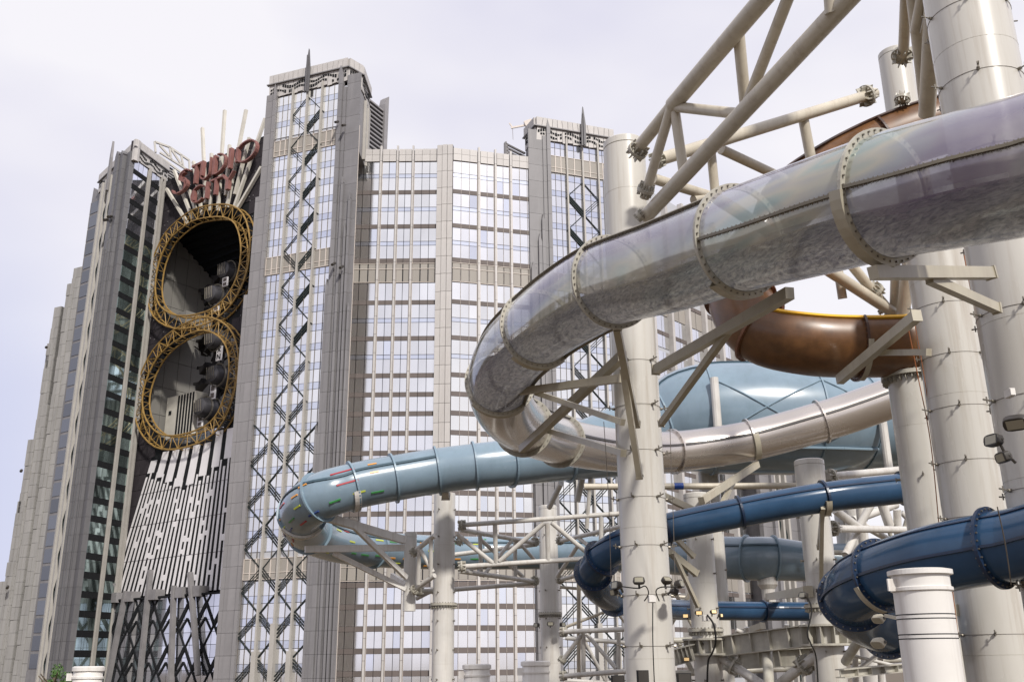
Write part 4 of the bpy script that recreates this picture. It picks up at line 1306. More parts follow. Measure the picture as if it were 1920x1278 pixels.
class Slide:
    def __init__(s, ctrl, per=8):
        P = []
        for q in ctrl:
            p = at(q[0], q[1], q[2]); P.append(Vector((p.x, p.y, p.z, q[3])))
        s.per = per
        s.S = catmull([Vector(p) for p in P], per)
        s.n = len(s.S)
    def frame(s, i):
        a = s.S[max(i - 1, 0)].xyz; b = s.S[min(i + 1, s.n - 1)].xyz
        t = (b - a).normalized()
        x = t.cross(Vector((0, 0, 1))).normalized(); y = x.cross(t).normalized()
        return s.S[i].xyz, t, x, y, s.S[i].w
    def pt(s, i, th, k=1.0, extra=0):
        c, t, x, y, r = s.frame(i); a = R(th)
        return c + (x * math.cos(a) + y * math.sin(a)) * (r * k + extra)
    def skin(s, mb, i0, i1, k=1.0, t0=0, t1=360, n=40, thick=0, extra=0):
        full = (t1 - t0) >= 359.9
        m = n if full else n + 1
        vs = []
        for i in range(i0, i1 + 1):
            for j in range(m): vs.append(s.pt(i, t0 + (t1 - t0) * j / n, k, extra))
        fs = []
        for i in range(i1 - i0):
            for j in range(n):
                j2 = (j + 1) % m
                fs.append((i * m + j, i * m + j2, (i + 1) * m + j2, (i + 1) * m + j))
        mb.add(vs, fs); return mb
    def flange(s, i, parent, m='flange', w=.07, th=.05, bolts=22, bm='steel', t0=0, t1=360):
        c, t, x, y, r = s.frame(i)
        n = 48; full = t1 - t0 >= 359.9
        m_ = n if full else n + 1
        mb = MB(parent.location); vs = []
        for rr, o in ((r * .985, -th / 2), (r + w, -th / 2), (r + w, th / 2), (r * .985, th / 2)):
            for j in range(m_):
                a = R(t0 + (t1 - t0) * j / n); vs.append(c + t * o + (x * math.cos(a) + y * math.sin(a)) * rr)
        fs = []
        for k in range(4):
            k2 = (k + 1) % 4
            for j in range(n):
                j2 = (j + 1) % m_; fs.append((k * m_ + j, k * m_ + j2, k2 * m_ + j2, k2 * m_ + j))
        mb.add(vs, fs); f = mb.build('flange_ring', m, parent)
        if bolts:
            mb = MB(parent.location)
            for k in range(bolts):
                a = R(t0 + (t1 - t0) * (k + .5) / bolts); p = c + (x * math.cos(a) + y * math.sin(a)) * (r + w * .55)
                mb.tube(p - t * (th / 2 + .025), p + t * (th / 2 + .025), min(.014, r * .025) if r < .6 else .013, n=6)
            mb.build('bolt_circle', bm, f, kind='stuff')
    def seam(s, i0, i1, th, parent, m, w=.07, h=.05, bolts=True, name='seam_bar'):
        mb = MB(parent.location)
        rows_ = []
        for i in range(i0, i1 + 1):
            c, t, x, y, r = s.frame(i); a = R(th); d = x * math.cos(a) + y * math.sin(a); e = t.cross(d)
            rows_.append([c + d * (r - .01) - e * w / 2, c + d * (r - .01) + e * w / 2, c + d * (r + h) + e * w / 2, c + d * (r + h) - e * w / 2])
        vs = [p for q in rows_ for p in q]; fs = [(0, 1, 2, 3)]
        for i in range(len(rows_) - 1):
            for k in range(4): fs.append((i * 4 + k, i * 4 + (k + 1) % 4, (i + 1) * 4 + (k + 1) % 4, (i + 1) * 4 + k))
        L = (len(rows_) - 1) * 4; fs.append((L + 3, L + 2, L + 1, L))
        mb.add(vs, fs); o = mb.build(name, m, parent)
        if bolts:
            mb = MB(parent.location)
            for i in range(i0, i1):
                for f in (.0, .5):
                    c0, t, x, y, r = s.frame(i); c1 = s.frame(i + 1)[0]; c = c0.lerp(c1, f); a = R(th); d = x * math.cos(a) + y * math.sin(a); e = t.cross(d)
                    p = c + d * (r + h * .5); mb.tube(p - e * (w / 2 + .018), p + e * (w / 2 + .018), .008, n=5)
            mb.build('seam_bolts', 'steel', o, kind='stuff')

# --- clear + silver slide
ctl = [(2200, 215, 9.3), (1960, 300, 10.2), (1800, 337, 10.8), (1662, 368, 11.6), (1520, 410, 12.6), (1388, 450, 13.9), (1260, 494, 15.2), (1150, 528, 16.7),
       (1072, 570, 18), (1010, 615, 19.5), (958, 665, 21), (938, 715, 22.5), (945, 762, 24.5), (982, 800, 27.5), (1050, 826, 31), (1150, 843, 34),
       (1262, 846, 36), (1405, 826, 36.5), (1540, 790, 36.5), (1620, 764, 36.5), (1700, 735, 36.5), (1830, 690, 36.5)]
cs_ = Slide([(a, b, c, .74) for a, b, c in ctl], 8)
cl = thing('clear_slide', 'large see-through iridescent tube slide with water inside, sweeping across the upper right', 'water slide', at(1388, 450, 13.9))
fl = [3, 5, 7, 9, 11]
bounds = [0, 3, 5, 7, 9, 11]
for a, b in zip(bounds[:-1], bounds[1:]):
    mb = MB(cl.location); cs_.skin(mb, a * 8, b * 8, n=56); mb.build('tube_section', 'clear', cl, smooth=True)
    mb = MB(cl.location); cs_.skin(mb, a * 8, b * 8, k=.985, t0=-150, t1=-30, n=26); mb.build('water_film', 'water', cl, smooth=True, kind='stuff')
for k in (3, 5, 7, 9, 11): cs_.flange(k * 8, cl, w=.075, th=.045, bolts=44)
for a, b, th in ((0, 3, 186), (3, 5, 190), (5, 7, 140), (7, 9, 135), (9, 11, 135)):
    cs_.seam(a * 8, b * 8, th, cl, 'seam', w=.035, h=.05)
    cs_.seam(a * 8, b * 8, th - 180, cl, 'seam', w=.05, h=.06, bolts=False)
sv = thing('silver_slide', 'silver grey opaque tube slide looping back behind the cream front column', 'water slide', at(1262, 846, 36))
for a, b in ((11, 13), (13, 14), (14, 16), (16, 17), (17, 18), (18, 20), (20, 21)):
    mb = MB(sv.location); cs_.skin(mb, a * 8 + (1 if a == 11 else 0), b * 8, n=44); mb.build('tube_section', 'silver', sv, smooth=True)
for k in (13, 14, 16, 17, 18, 20): cs_.flange(k * 8, sv, m='silver' if k > 14 else 'flange', w=.09 if k > 14 else .11, th=.06, bolts=28 if k < 16 else 18)
cs_.seam(14 * 8, 21 * 8, 8, sv, 'seam_dk', w=.07, h=.05, bolts=False)
cs_.seam(11 * 8 + 1, 14 * 8, 60, sv, 'seam_dk', w=.07, h=.05, bolts=False)

# --- blue slide and its wide tank
bctl = [(1690, 800, 43, 1.9), (1600, 792, 43, 2.2), (1505, 786, 42, 2.35), (1325, 784, 42, 2.35), (1240, 805, 42, 1.9), (1150, 830, 41.5, 1.45), (1060, 850, 41, 1.12),
        (955, 866, 40, .95), (890, 873, 39.6, .9), (820, 882, 39.5, .9), (738, 896, 39, .9), (662, 911, 38.5, .9), (598, 932, 38, .92), (567, 962, 39.5, .92),
        (580, 995, 42, .9), (628, 1016, 45, .88), (700, 1028, 47.5, .86), (790, 1034, 50, .85), (900, 1036, 52, .85), (1040, 1036, 52, .85), (1200, 1038, 50, .9),
        (1300, 1042, 47, .95), (1400, 1046, 45, .97), (1450, 1047, 45, .97), (1540, 1053, 45, .85), (1680, 1050, 45, .8)]
bs = Slide(bctl, 6)
bt = thing('blue_slide', 'powder blue tube slide with coloured dashes on its bend, widening to a broad tank', 'water slide', at(820, 882, 39.5))
flb = [1, 2, 3, 4, 6, 7, 8, 9, 10, 11, 12, 13, 14, 16, 18, 20, 22, 23]
bb = [0] + flb + [25]
for a, b in zip(bb[:-1], bb[1:]):
    mb = MB(bt.location); bs.skin(mb, a * 6, b * 6, n=40); mb.build('tube_section', 'blue', bt, smooth=True)
for k in flb: bs.flange(k * 6, bt, m='blue_rim', w=.10 if k > 4 else .06, th=.07, bolts=0)
for a, b, th in ((1, 2, 118), (2, 3, 114), (3, 4, 125), (6, 7, 70), (10, 11, 150), (9, 10, 152), (11, 12, 152), (12, 13, 155), (13, 14, 160), (14, 16, 30), (16, 18, 30), (18, 20, 32), (20, 22, 30), (22, 23, 32)):
    t_ = th if not 4 < a < 14 else th
    bs.seam(a * 6, b * 6, t_, bt, 'blue_dk', w=.10, h=.05, bolts=False)
# straps and X braces on the tank
tk = MB(bt.location)
def tankpt(k, th): return bs.pt(k, th, 1.0, .03)
for a, b in ((2, 3), (1, 2)):
    for (ka, ta, kb, tb) in ((a * 6, 215, b * 6, 150), (a * 6, 150, b * 6, 215)):
        N_ = 10; pts = []
        for i in range(N_ + 1):
            f = ka + (kb - ka) * i / N_; q_ = int(f); th_ = ta + (tb - ta) * i / N_
            pts.append(bs.pt(q_, th_, 1, .02).lerp(bs.pt(min(q_ + 1, bs.n - 1), th_, 1, .02), f - q_))
        mb = MB(bt.location)
        for p, q in zip(pts[:-1], pts[1:]):
            if (p - q).length > .01: mb.tube(p, q, .035, n=6)
        mb.build('stiffening_rib', 'blue_rim', bt)
for k in (8, 18):
    mb = MB(bt.location); p = bs.pt(k, 185, 1, .12); q = bs.pt(k, 185, 1, .12); mb.tube(Vector((p.x, p.y, p.z + 1.3)), Vector((p.x, p.y, p.z - 2.3)), .17, n=12); mb.build('tank_post', 'col2', bt)
mb = MB(bt.location)
for i in range(7, 17):
    p, q = bs.pt(i, 222, 1, .06), bs.pt(i + 1, 222, 1, .06); mb.tube(p, q, .06, n=6)
mb.build('tank_rail', 'blue_rim', bt)
mb = MB(bt.location); p = at(1440, 1100, 44.5)
mb.lathe((p.x, p.y), [(.28, p.z - 1.2), (.3, p.z - .1), (.45, p.z + .1), (.45, p.z + .9)], 20); mb.build('drain_pipe', 'col2', bt)
# coloured dash inserts on the bend
cols_ = ['red', 'orange', 'lime', 'green', 'indigo', 'red', 'orange']
rs = random.Random(4)
def dash(i, th, m, L=1.0, w=.06):
    c0, t, x, y, r = bs.frame(i); a = R(th); d = x * math.cos(a) + y * math.sin(a); e = t.cross(d)
    p = c0 + d * r
    mb = MB(bt.location); mb.hexa([p - t * L / 2 - e * w / 2 - d * .03, p + t * L / 2 - e * w / 2 - d * .03, p + t * L / 2 + e * w / 2 - d * .03, p - t * L / 2 + e * w / 2 - d * .03,
                                  p - t * L / 2 - e * w / 2 + d * .025, p + t * L / 2 - e * w / 2 + d * .025, p + t * L / 2 + e * w / 2 + d * .025, p - t * L / 2 + e * w / 2 + d * .025])
    mb.build('colour_dash', m, bt)
for i, th, m, L in ((68, 140, 'red', 1.0), (68, 172, 'red', .9), (63, 140, 'orange', .35), (63, 165, 'orange', .35), (72, 158, 'orange', .4), (73, 178, 'orange', .4),
                    (75, 150, 'red', .8), (76, 178, 'red', .7), (66, 205, 'lime', .5), (63, 215, 'green', .5), (70, 210, 'green', .45), (73, 205, 'lime', .4), (78, 200, 'orange', .3),
                    (75, 225, 'green', .6), (78, 222, 'lime', .4), (72, 235, 'indigo', .5), (77, 240, 'indigo', .5), (80, 225, 'indigo', .4), (82, 205, 'orange', .3), (74, 248, 'red', .5),
                    (82, 240, 'orange', .4), (84, 225, 'red', .4), (85, 250, 'indigo', .5), (80, 250, 'red', .5)):
    dash(i, th, m, L)
for i in range(86, 110, 2):
    for k, th in enumerate((48, 22, -4, -30, -55)):
        if rs.random() < .55: dash(i + (k % 2), th + rs.uniform(-4, 4), rs.choice(['red', 'orange', 'lime', 'green', 'lime', 'green', 'orange']), rs.uniform(.3, .6), .07)

# --- navy slide, thin, in the middle distance
nctl = [(1800, 898, 27.5, .40), (1692, 915, 27.3, .41), (1545, 932, 27, .41), (1388, 960, 27, .40), (1250, 990, 27, .40), (1170, 1018, 27, .41), (1128, 1046, 27.3, .43), (1112, 1074, 27.9, .43),
        (1121, 1101, 28.8, .43), (1152, 1123, 30.5, .40), (1205, 1138, 33.5, .37), (1290, 1143, 37, .36), (1430, 1145, 39, .36), (1530, 1146, 39, .36), (1700, 1150, 39, .36)]
ns = Slide(nctl, 8)
n1 = thing('navy_slide', 'thinner dark blue tube slide curling behind the front column in the middle distance', 'water slide', at(1388, 960, 27))
nb = [0, 1, 2, 3, 4, 6, 7, 9, 12, 14]
for a, b in zip(nb[:-1], nb[1:]):
    mb = MB(n1.location); ns.skin(mb, a * 8, b * 8, n=36); mb.build('tube_section', 'navy', n1, smooth=True)
for k in nb[1:-1]: ns.flange(k * 8, n1, m='navy_rim', w=.07 if k < 6 or k > 9 else .12, th=.06, bolts=0 if k < 6 or k > 9 else 20)
ns.seam(0, 6 * 8, 150, n1, 'navy_rim', w=.05, h=.03, bolts=False)
ns.seam(9 * 8, 14 * 8, 20, n1, 'navy_rim', w=.06, h=.04, bolts=False)
# --- navy slide, near
mctl = [(2080, 975, 12.8, .51), (1930, 1015, 13.9, .51), (1866, 1026, 14.3, .51), (1750, 1048, 15.0, .51), (1655, 1077, 15.9, .51), (1615, 1098, 16.4, .51), (1600, 1120, 16.9, .51),
        (1612, 1146, 17.4, .51), (1665, 1172, 17.9, .51), (1738, 1188, 18.6, .51)]
ms = Slide(mctl, 8)
n2 = thing('navy_slide', 'near dark blue tube slide bending around the white drum column at the lower right', 'water slide', at(1750, 1048, 15))
nb = [0, 2, 4, 6, 8, 9]
for a, b in zip(nb[:-1], nb[1:]):
    mb = MB(n2.location); ms.skin(mb, a * 8, b * 8, n=44); mb.build('tube_section', 'navy', n2, smooth=True)
for k in nb[1:-1]: ms.flange(k * 8, n2, m='navy_rim', w=.085, th=.05, bolts=30)
ms.seam(0, 6 * 8, 183, n2, 'navy_rim', w=.04, h=.035, bolts=False)
ms.seam(0, 6 * 8, 130, n2, 'navy_rim', w=.03, h=.02, bolts=False)
# --- brown open flume
rctl = [(2060, 150, 24.5, .76), (1900, 205, 24.5, .76), (1775, 230, 24.5, .76), (1650, 272, 24.5, .76), (1530, 336, 24.5, .76), (1448, 408, 24.5, .76), (1400, 485, 24, .76),
        (1388, 560, 23.3, .76), (1425, 618, 22.7, .76), (1510, 640, 22.3, .76), (1605, 645, 22.3, .76), (1710, 642, 22.3, .76), (1830, 632, 22.5, .76)]
rsl = Slide(rctl, 8)
br = thing('brown_slide', 'rust brown open flume with rim light painted yellow, curving behind the clear slide', 'water slide', at(1510, 648, 22.3))
def trough(a, b, t0, t1):
    mb = MB(br.location); rsl.skin(mb, a * 8, b * 8, t0=t0, t1=t1, n=30); mb.build('flume_section', 'brown', br, smooth=True)
    mb = MB(br.location); rsl.skin(mb, a * 8, b * 8, k=.95, t0=t0, t1=t1, n=30); mb.build('flume_lining', 'yellow' if a >= 8 else 'brown', br, smooth=True)
for a, b in ((0, 3), (3, 5), (5, 7)): trough(a, b, -215, 35)
for a, b in ((8, 10), (10, 12)): trough(a, b, -212, 32)
mb = MB(br.location); rsl.skin(mb, 7 * 8, 8 * 8, n=36); mb.build('flume_section', 'brown', br, smooth=True)
for a, b, th, m, nm in ((0, 7, -215, 'brown_rim', 'rim'), (0, 7, 35, 'brown_rim', 'rim'), (8, 12, 32, 'yellow', 'lit_yellow_rim'), (8, 12, -212, 'brown_rim', 'rim')):
    rsl.seam(a * 8, b * 8, th, br, m, w=.07, h=.05, bolts=False, name=nm)
for k, full in ((3, 0), (5, 0), (7, 1), (8, 1), (10, 0)):
    rsl.flange(k * 8, br, m='brown_fl' if k in (7, 8) else 'brown_rim', w=.09, th=.05, bolts=26, bm='brown_fl', t0=0 if full else -212, t1=360 if full else 32)

# ------------------------------------------------------------ bracket arms on columns
def bracket(kcol, parts, w=.13, h=.17, m='beam'):
    t = kcol[0]
    for (a, b, ww) in parts:
        A_, B_ = at(*a), at(*b)
        mb = MB(t.location); mb.beam(A_, B_, ww * .8, ww * 1.0); mb.build('bracket_arm', m, t)
        mb = MB(t.location); d = (B_ - A_).normalized(); mb.beam(B_ - d * .01, B_ + d * .03, ww * 1.0, ww * 1.15); mb.build('bracket_plate', m, t)
bracket(K1, [((1157, 617, 16.9), (1193, 795, 18.0), .15), ((1168, 690, 17.4), (1199, 893, 17.9), .13),
             ((942, 738, 22.0), (1166, 709, 18.5), .15), ((1005, 736, 21.2), (1166, 791, 18.6), .11),
             ((978, 842, 24.5), (1166, 668, 18.6), .18), ((1022, 805, 23.5), (1168, 849, 18.6), .12)])
bracket(K1, [((1481, 549, 13.9), (1230, 693, 18.7), .17), ((1368, 618, 15.8), (1240, 793, 18.6), .12)])
mb = MB(K1[0].location); A_ = at(1166, 612, 16.9); mb.beam(A_, A_ + Vector((-.15, 0, 0)), .12, .14); mb.build('bracket_end_cap', 'white', K1[0])
bracket(K3, [((1574, 712, 21.6), (1718, 592, 18.6), .20), ((1640, 661, 20.4), (1740, 660, 18.6), .12)])
bracket(K2, [((1637, 511, 11.3), (1857, 512, 13.4), .155), ((1742, 522, 12.3), (1868, 578, 13.3), .13)], m='beam')
bracket(K8, [((1420, 870, 36), (1316, 938, 32.5), .22), ((1375, 903, 35), (1352, 948, 33), .16)])
bracket(K3, [((1770, 1143, 20), (1800, 1143, 18.2), .18)], m='beam')
bracket(K6, [((1660, 1153, 10.4), (1690, 1160, 9.8), .03)], m='beam')
bracket(K8, [((1215, 915, 31), (1318, 965, 31.6), .2), ((1235, 975, 31), (1300, 1042, 31.4), .15), ((1235, 1018, 31), (1305, 1074, 31.4), .2), ((1262, 1035, 31), (1308, 1135, 31.4), .13)])
bracket(K7, [((1543, 950, 26.6), (1536, 1025, 28.0), .14), ((1541, 955, 26.7), (1539, 1105, 27.9), .13), ((1440, 1118, 44), (1515, 1108, 29), .28), ((1380, 1190, 52), (1430, 1172, 50), .3)])
bracket(K10, [((835, 918, 39.9), (836, 930, 40.1), .35)], m='white')
# strap cradles under the slides at bracket ends
def cradle(sl_obj, S, i, t0, t1, m='beam', w=.16):
    mb = MB(sl_obj.location)
    c, t, x, y, r = S.frame(i); n = 12; vs = []
    for rr, o in ((r + .005, -w / 2), (r + .10, -w / 2), (r + .10, w / 2), (r + .005, w / 2)):
        for j in range(n + 1):
            a = R(t0 + (t1 - t0) * j / n); vs.append(c + t * (o + w * .3) + (x * math.cos(a) + y * math.sin(a)) * rr)
    fs = []
    for k in range(4):
        for j in range(n): fs.append((k * (n + 1) + j, k * (n + 1) + j + 1, ((k + 1) % 4) * (n + 1) + j + 1, ((k + 1) % 4) * (n + 1) + j))
    mb.add(vs, fs); mb.build('cradle', m, sl_obj)
cradle(cl, cs_, 24, -172, -80); cradle(cl, cs_, 40, -120, -60); cradle(cl, cs_, 72, -130, -50); cradle(cl, cs_, 88, -140, -50)
cradle(sv, cs_, 17 * 8, -70, 5, 'beam', .2); cradle(br, rsl, 80, -90, -10, 'beam', .12)
cradle(bt, bs, 66, 200, 300, 'white', .25); cradle(bt, bs, 78, 220, 320, 'white', .3)
cradle(n2, ms, 32, 200, 260, 'beam', .1); cradle(n1, ns, 16, 200, 280, 'beam', .15)

# ------------------------------------------------------------ trusses
def joint(mb_parent, p, d, r, m='flange'):
    d = d.normalized()
    mb = MB(mb_parent.location)
    mb.tube(p - d * .035, p + d * .035, r * 1.9, n=20)
    x = d.orthogonal().normalized(); y = d.cross(x)
    for k in range(8):
        a = 2 * math.pi * k / 8; e = x * math.cos(a) + y * math.sin(a)
        mb.beam(p - d * r * 1.4 + e * r * 1.35, p + d * r * 1.4 + e * r * 1.35, .02, r * .75, up=e)
        q = p + (x * math.cos(a + .39) + y * math.sin(a + .39)) * r * 1.6; mb.tube(q - d * .09, q + d * .09, r * .13, n=6)
    mb.build('bolted_flange', m, mb_parent)
def truss(label, mem, m='pipe', joints=(), name='truss', group=None, loc=None, cat='truss'):
    a0 = at(*mem[0][0])
    t = thing(name, label, cat, loc or a0, group)
    for a, b, r, nm in mem:
        mb = MB(t.location); mb.tube(at(*a), at(*b), r, n=20, caps=True); mb.build(nm, m, t, smooth=True)
    for p, q, r in joints: joint(t, at(*p), at(*q) - at(*p), r)
    return t
# upper near truss K1 -> up right, toward the camera
truss('near cream pipe truss slanting from the front column to the top edge of the photo', [
    ((1192, 283, 19.8), (1262, 197, 18.5), .125, 'upper_chord'), ((1262, 197, 18.5), (1470, -48, 15.0), .155, 'upper_chord'),
    ((1212, 405, 19.6), (1640, -55, 13.3), .145, 'lower_chord'),
    ((1258, 203, 18.5), (1208, 372, 19.3), .095, 'web_pipe'), ((1265, 205, 18.5), (1283, 332, 18.3), .095, 'web_pipe'),
    ((1262, 200, 18.5), (1392, 214, 16.9), .098, 'web_pipe'), ((1384, 55, 16.5), (1398, 200, 16.9), .10, 'web_pipe'),
    ((1396, 206, 16.9), (1486, -25, 15.0), .095, 'web_pipe'), ((1556, -30, 14.0), (1560, 26, 14.0), .10, 'web_pipe')],
    joints=[((1196, 282, 19.7), (1230, 240, 19.2), .11), ((1211, 355, 19.2), (1222, 325, 19.0), .09), ((1200, 404, 19.5), (1220, 385, 19.4), .06)])
truss('cream pipe box truss running from front column to capped column behind the brown slide', [
    ((1240, 298, 20.2), (1640, 175, 24.3), .135, 'upper_chord'), ((1225, 335, 20.2), (1345, 372, 21.5), .11, 'lower_chord'), ((1345, 372, 21.5), (1700, 602, 24.8), .14, 'lower_chord'),
    ((1505, 216, 22.9), (1521, 300, 22.9), .12, 'web_pipe'), ((1332, 272, 21.4), (1342, 372, 21.4), .10, 'web_pipe'), ((1352, 280, 21.6), (1470, 335, 23), .11, 'web_pipe'),
    ((1328, 280, 21.4), (1292, 322, 20.9), .10, 'web_pipe'), ((1570, 495, 24), (1580, 560, 24), .11, 'web_pipe'), ((1300, 375, 21), (1345, 365, 21.4), .10, 'web_pipe'),
    ((1595, 495, 24), (1672, 588, 24.6), .12, 'web_pipe'), ((1676, 590, 24.6), (1680, 470, 24), .11, 'web_pipe'), ((1693, 590, 24.2), (1706, 480, 23.8), .16, 'web_pipe')],
    joints=[((1624, 180, 24.1), (1600, 187, 23.9), .14), ((1640, 545, 24.3), (1625, 530, 24.2), .12), ((1232, 300, 20.2), (1245, 296, 20.2), .10), ((1692, 186, 24), (1690, 205, 23.9), .10), ((1664, 585, 24.6), (1690, 560, 24.4), .11)], group=None)
truss('bundle of cream pipes rising beside the rightmost column at the top edge', [
    ((1700, -40, 20.5), (1694, 102, 22.5), .12, 'pipe'), ((1712, -20, 18.5), (1738, 205, 20.2), .14, 'pipe'), ((1752, -30, 18.0), (1738, 215, 20.0), .165, 'pipe'), ((1732, -30, 18.2), (1716, 60, 18.9), .10, 'pipe')],
    joints=[((1692, 104, 22.5), (1690, 116, 22.4), .13)], cat='pipes', name='pipe_bundle')
truss('cream box truss between the lone round column and the floodlit truss column', [
    ((860, 984, 41), (1165, 962, 41), .10, 'chord'), ((860, 1062, 41), (1165, 1042, 41), .10, 'chord'),
    ((862, 992, 41.5), (1008, 1018, 45.5), .10, 'chord'), ((862, 1070, 41.5), (1008, 1090, 45.5), .10, 'chord'), ((772, 1111, 43), (1005, 1092, 45.5), .10, 'chord'),
    ((845, 1040, 44), (1005, 1020, 45.5), .10, 'chord'),
    ((928, 983, 41), (930, 1054, 41), .095, 'web_pipe'), ((1020, 980, 41), (936, 1052, 41), .095, 'web_pipe'), ((856, 1000, 41), (924, 1055, 41), .095, 'web_pipe'), ((1026, 980, 41), (1028, 1048, 41), .10, 'web_pipe'),
    ((1034, 979, 41), (1108, 1042, 41), .095, 'web_pipe'), ((1127, 966, 41), (1127, 1040, 41), .095, 'web_pipe'), ((900, 1010, 43), (980, 1080, 45), .09, 'web_pipe'), ((900, 1000, 43), (902, 1080, 43), .09, 'web_pipe'),
    ((960, 1012, 44), (905, 1080, 43), .08, 'web_pipe'), ((966, 1012, 44.5), (966, 1088, 44.5), .09, 'web_pipe'), ((972, 1015, 44.5), (1003, 1050, 45), .08, 'web_pipe'), ((925, 1055, 41), (870, 1070, 42.5), .07, 'web_pipe')],
    m='col2', joints=[((866, 984, 41), (880, 983, 41), .12), ((866, 1061, 41), (880, 1060, 41), .12), ((1003, 1015, 45.3), (995, 1014, 45), .12), ((1003, 1088, 45.3), (995, 1087, 45), .12), ((862, 1012, 41.4), (870, 1018, 41.5), .12), ((790, 1109, 43), (800, 1108, 43), .1)])
truss('second cream truss section running from the floodlit truss column toward the front column', [
    ((1045, 1015, 46), (1170, 985, 43), .10, 'chord'), ((1045, 1088, 46), (1170, 1052, 43), .10, 'chord'), ((1045, 1080, 45), (1085, 1020, 44), .09, 'web_pipe'), ((1085, 1008, 45), (1120, 1035, 44), .09, 'web_pipe')],
    m='col2', joints=[((1050, 1013, 45.9), (1060, 1011, 45.6), .11), ((1050, 1086, 45.9), (1060, 1083, 45.6), .11)])
truss('lower cream truss right of the floodlit truss column near the bottom edge', [
    ((1050, 1184, 44), (1190, 1178, 42), .105, 'chord'), ((1050, 1267, 44), (1190, 1256, 42), .105, 'chord'), ((1052, 1240, 44), (1090, 1190, 43.6), .09, 'web_pipe'), ((1094, 1186, 43.6), (1094, 1264, 43.6), .10, 'web_pipe'),
    ((1100, 1188, 43.6), (1155, 1252, 42.8), .09, 'web_pipe'), ((1160, 1184, 42.8), (1160, 1256, 42.8), .09, 'web_pipe'), ((1060, 1195, 46), (1185, 1205, 46), .10, 'chord'), ((1060, 1275, 46), (1185, 1282, 46), .10, 'chord'),
    ((1096, 1200, 46), (1135, 1275, 46), .08, 'web_pipe'), ((1135, 1200, 46), (1137, 1278, 46), .08, 'web_pipe')],
    m='col2', joints=[((1056, 1184, 44), (1066, 1184, 44), .12), ((1056, 1266, 44), (1066, 1265, 44), .12), ((1054, 1236, 44), (1060, 1228, 44), .1)])
truss('far cream truss low between the spotty column and the collared column', [
    ((1255, 1262, 40), (1540, 1250, 40), .12, 'chord'), ((1260, 1200, 40), (1540, 1196, 40), .12, 'chord'), ((1270, 1200, 40), (1300, 1262, 40), .10, 'web_pipe'), ((1300, 1262, 40), (1345, 1200, 40), .10, 'web_pipe'),
    ((1345, 1200, 40), (1390, 1262, 40), .10, 'web_pipe'), ((1390, 1262, 40), (1435, 1200, 40), .10, 'web_pipe'), ((1435, 1200, 40), (1480, 1262, 40), .10, 'web_pipe'), ((1480, 1262, 40), (1520, 1200, 40), .10, 'web_pipe')], m='flange')
truss('far grey truss behind the collared column and the near navy slide', [
    ((1560, 905, 42), (1720, 925, 42), .11, 'chord'), ((1560, 1035, 42), (1720, 1040, 42), .11, 'chord'), ((1565, 905, 42), (1600, 1035, 42), .09, 'web_pipe'), ((1600, 1035, 42), (1645, 915, 42), .09, 'web_pipe'),
    ((1645, 915, 42), (1680, 1040, 42), .09, 'web_pipe'), ((1680, 1040, 42), (1715, 925, 42), .09, 'web_pipe'), ((1575, 1100, 38), (1700, 1095, 38), .12, 'chord'), ((1575, 1240, 38), (1700, 1235, 38), .12, 'chord'), ((1580, 1100, 38), (1640, 1240, 38), .1, 'web_pipe')], m='flange')
truss('three slim cream pipes rising above the box truss left of the front column', [
    ((1052, 905, 43), (1030, 950, 45), .13, 'pipe'), ((1095, 880, 42), (1082, 940, 42), .14, 'pipe'), ((1108, 880, 41), (1100, 990, 41), .09, 'pipe')], m='col2', name='pipe_bundle', cat='pipes')
truss('thin far braces crossing behind the front column above the lower cream truss', [
    ((1050, 1100, 52), (1300, 1120, 52), .08, 'brace_tube'), ((1060, 1175, 52), (1290, 1085, 52), .08, 'brace_tube'), ((1110, 1085, 52), (1180, 1178, 52), .07, 'brace_tube'), ((1085, 1060, 50), (1085, 1280, 50), .10, 'brace_tube'),
    ((1255, 1090, 44), (1300, 1175, 44), .09, 'brace_tube'), ((1258, 1170, 44), (1300, 1100, 44), .09, 'brace_tube')], m='pipe', name='steel_lattice', cat='steelwork')
truss('tangle of slim braces and handrails at the foot of the collared column', [
    ((1380, 1180, 45), (1500, 1230, 45), .09, 'brace_tube'), ((1390, 1240, 45), (1510, 1170, 45), .09, 'brace_tube'), ((1400, 1175, 45), (1405, 1285, 45), .11, 'brace_tube'), ((1475, 1170, 45), (1478, 1285, 45), .11, 'brace_tube'),
    ((1565, 1220, 30), (1690, 1250, 30), .05, 'brace_tube'), ((1570, 1285, 30), (1680, 1200, 30), .07, 'brace_tube'), ((1600, 1090, 31), (1605, 1285, 31), .09, 'brace_tube'), ((1648, 1160, 31), (1652, 1285, 31), .09, 'brace_tube')], m='col2', name='steel_lattice', cat='steelwork')
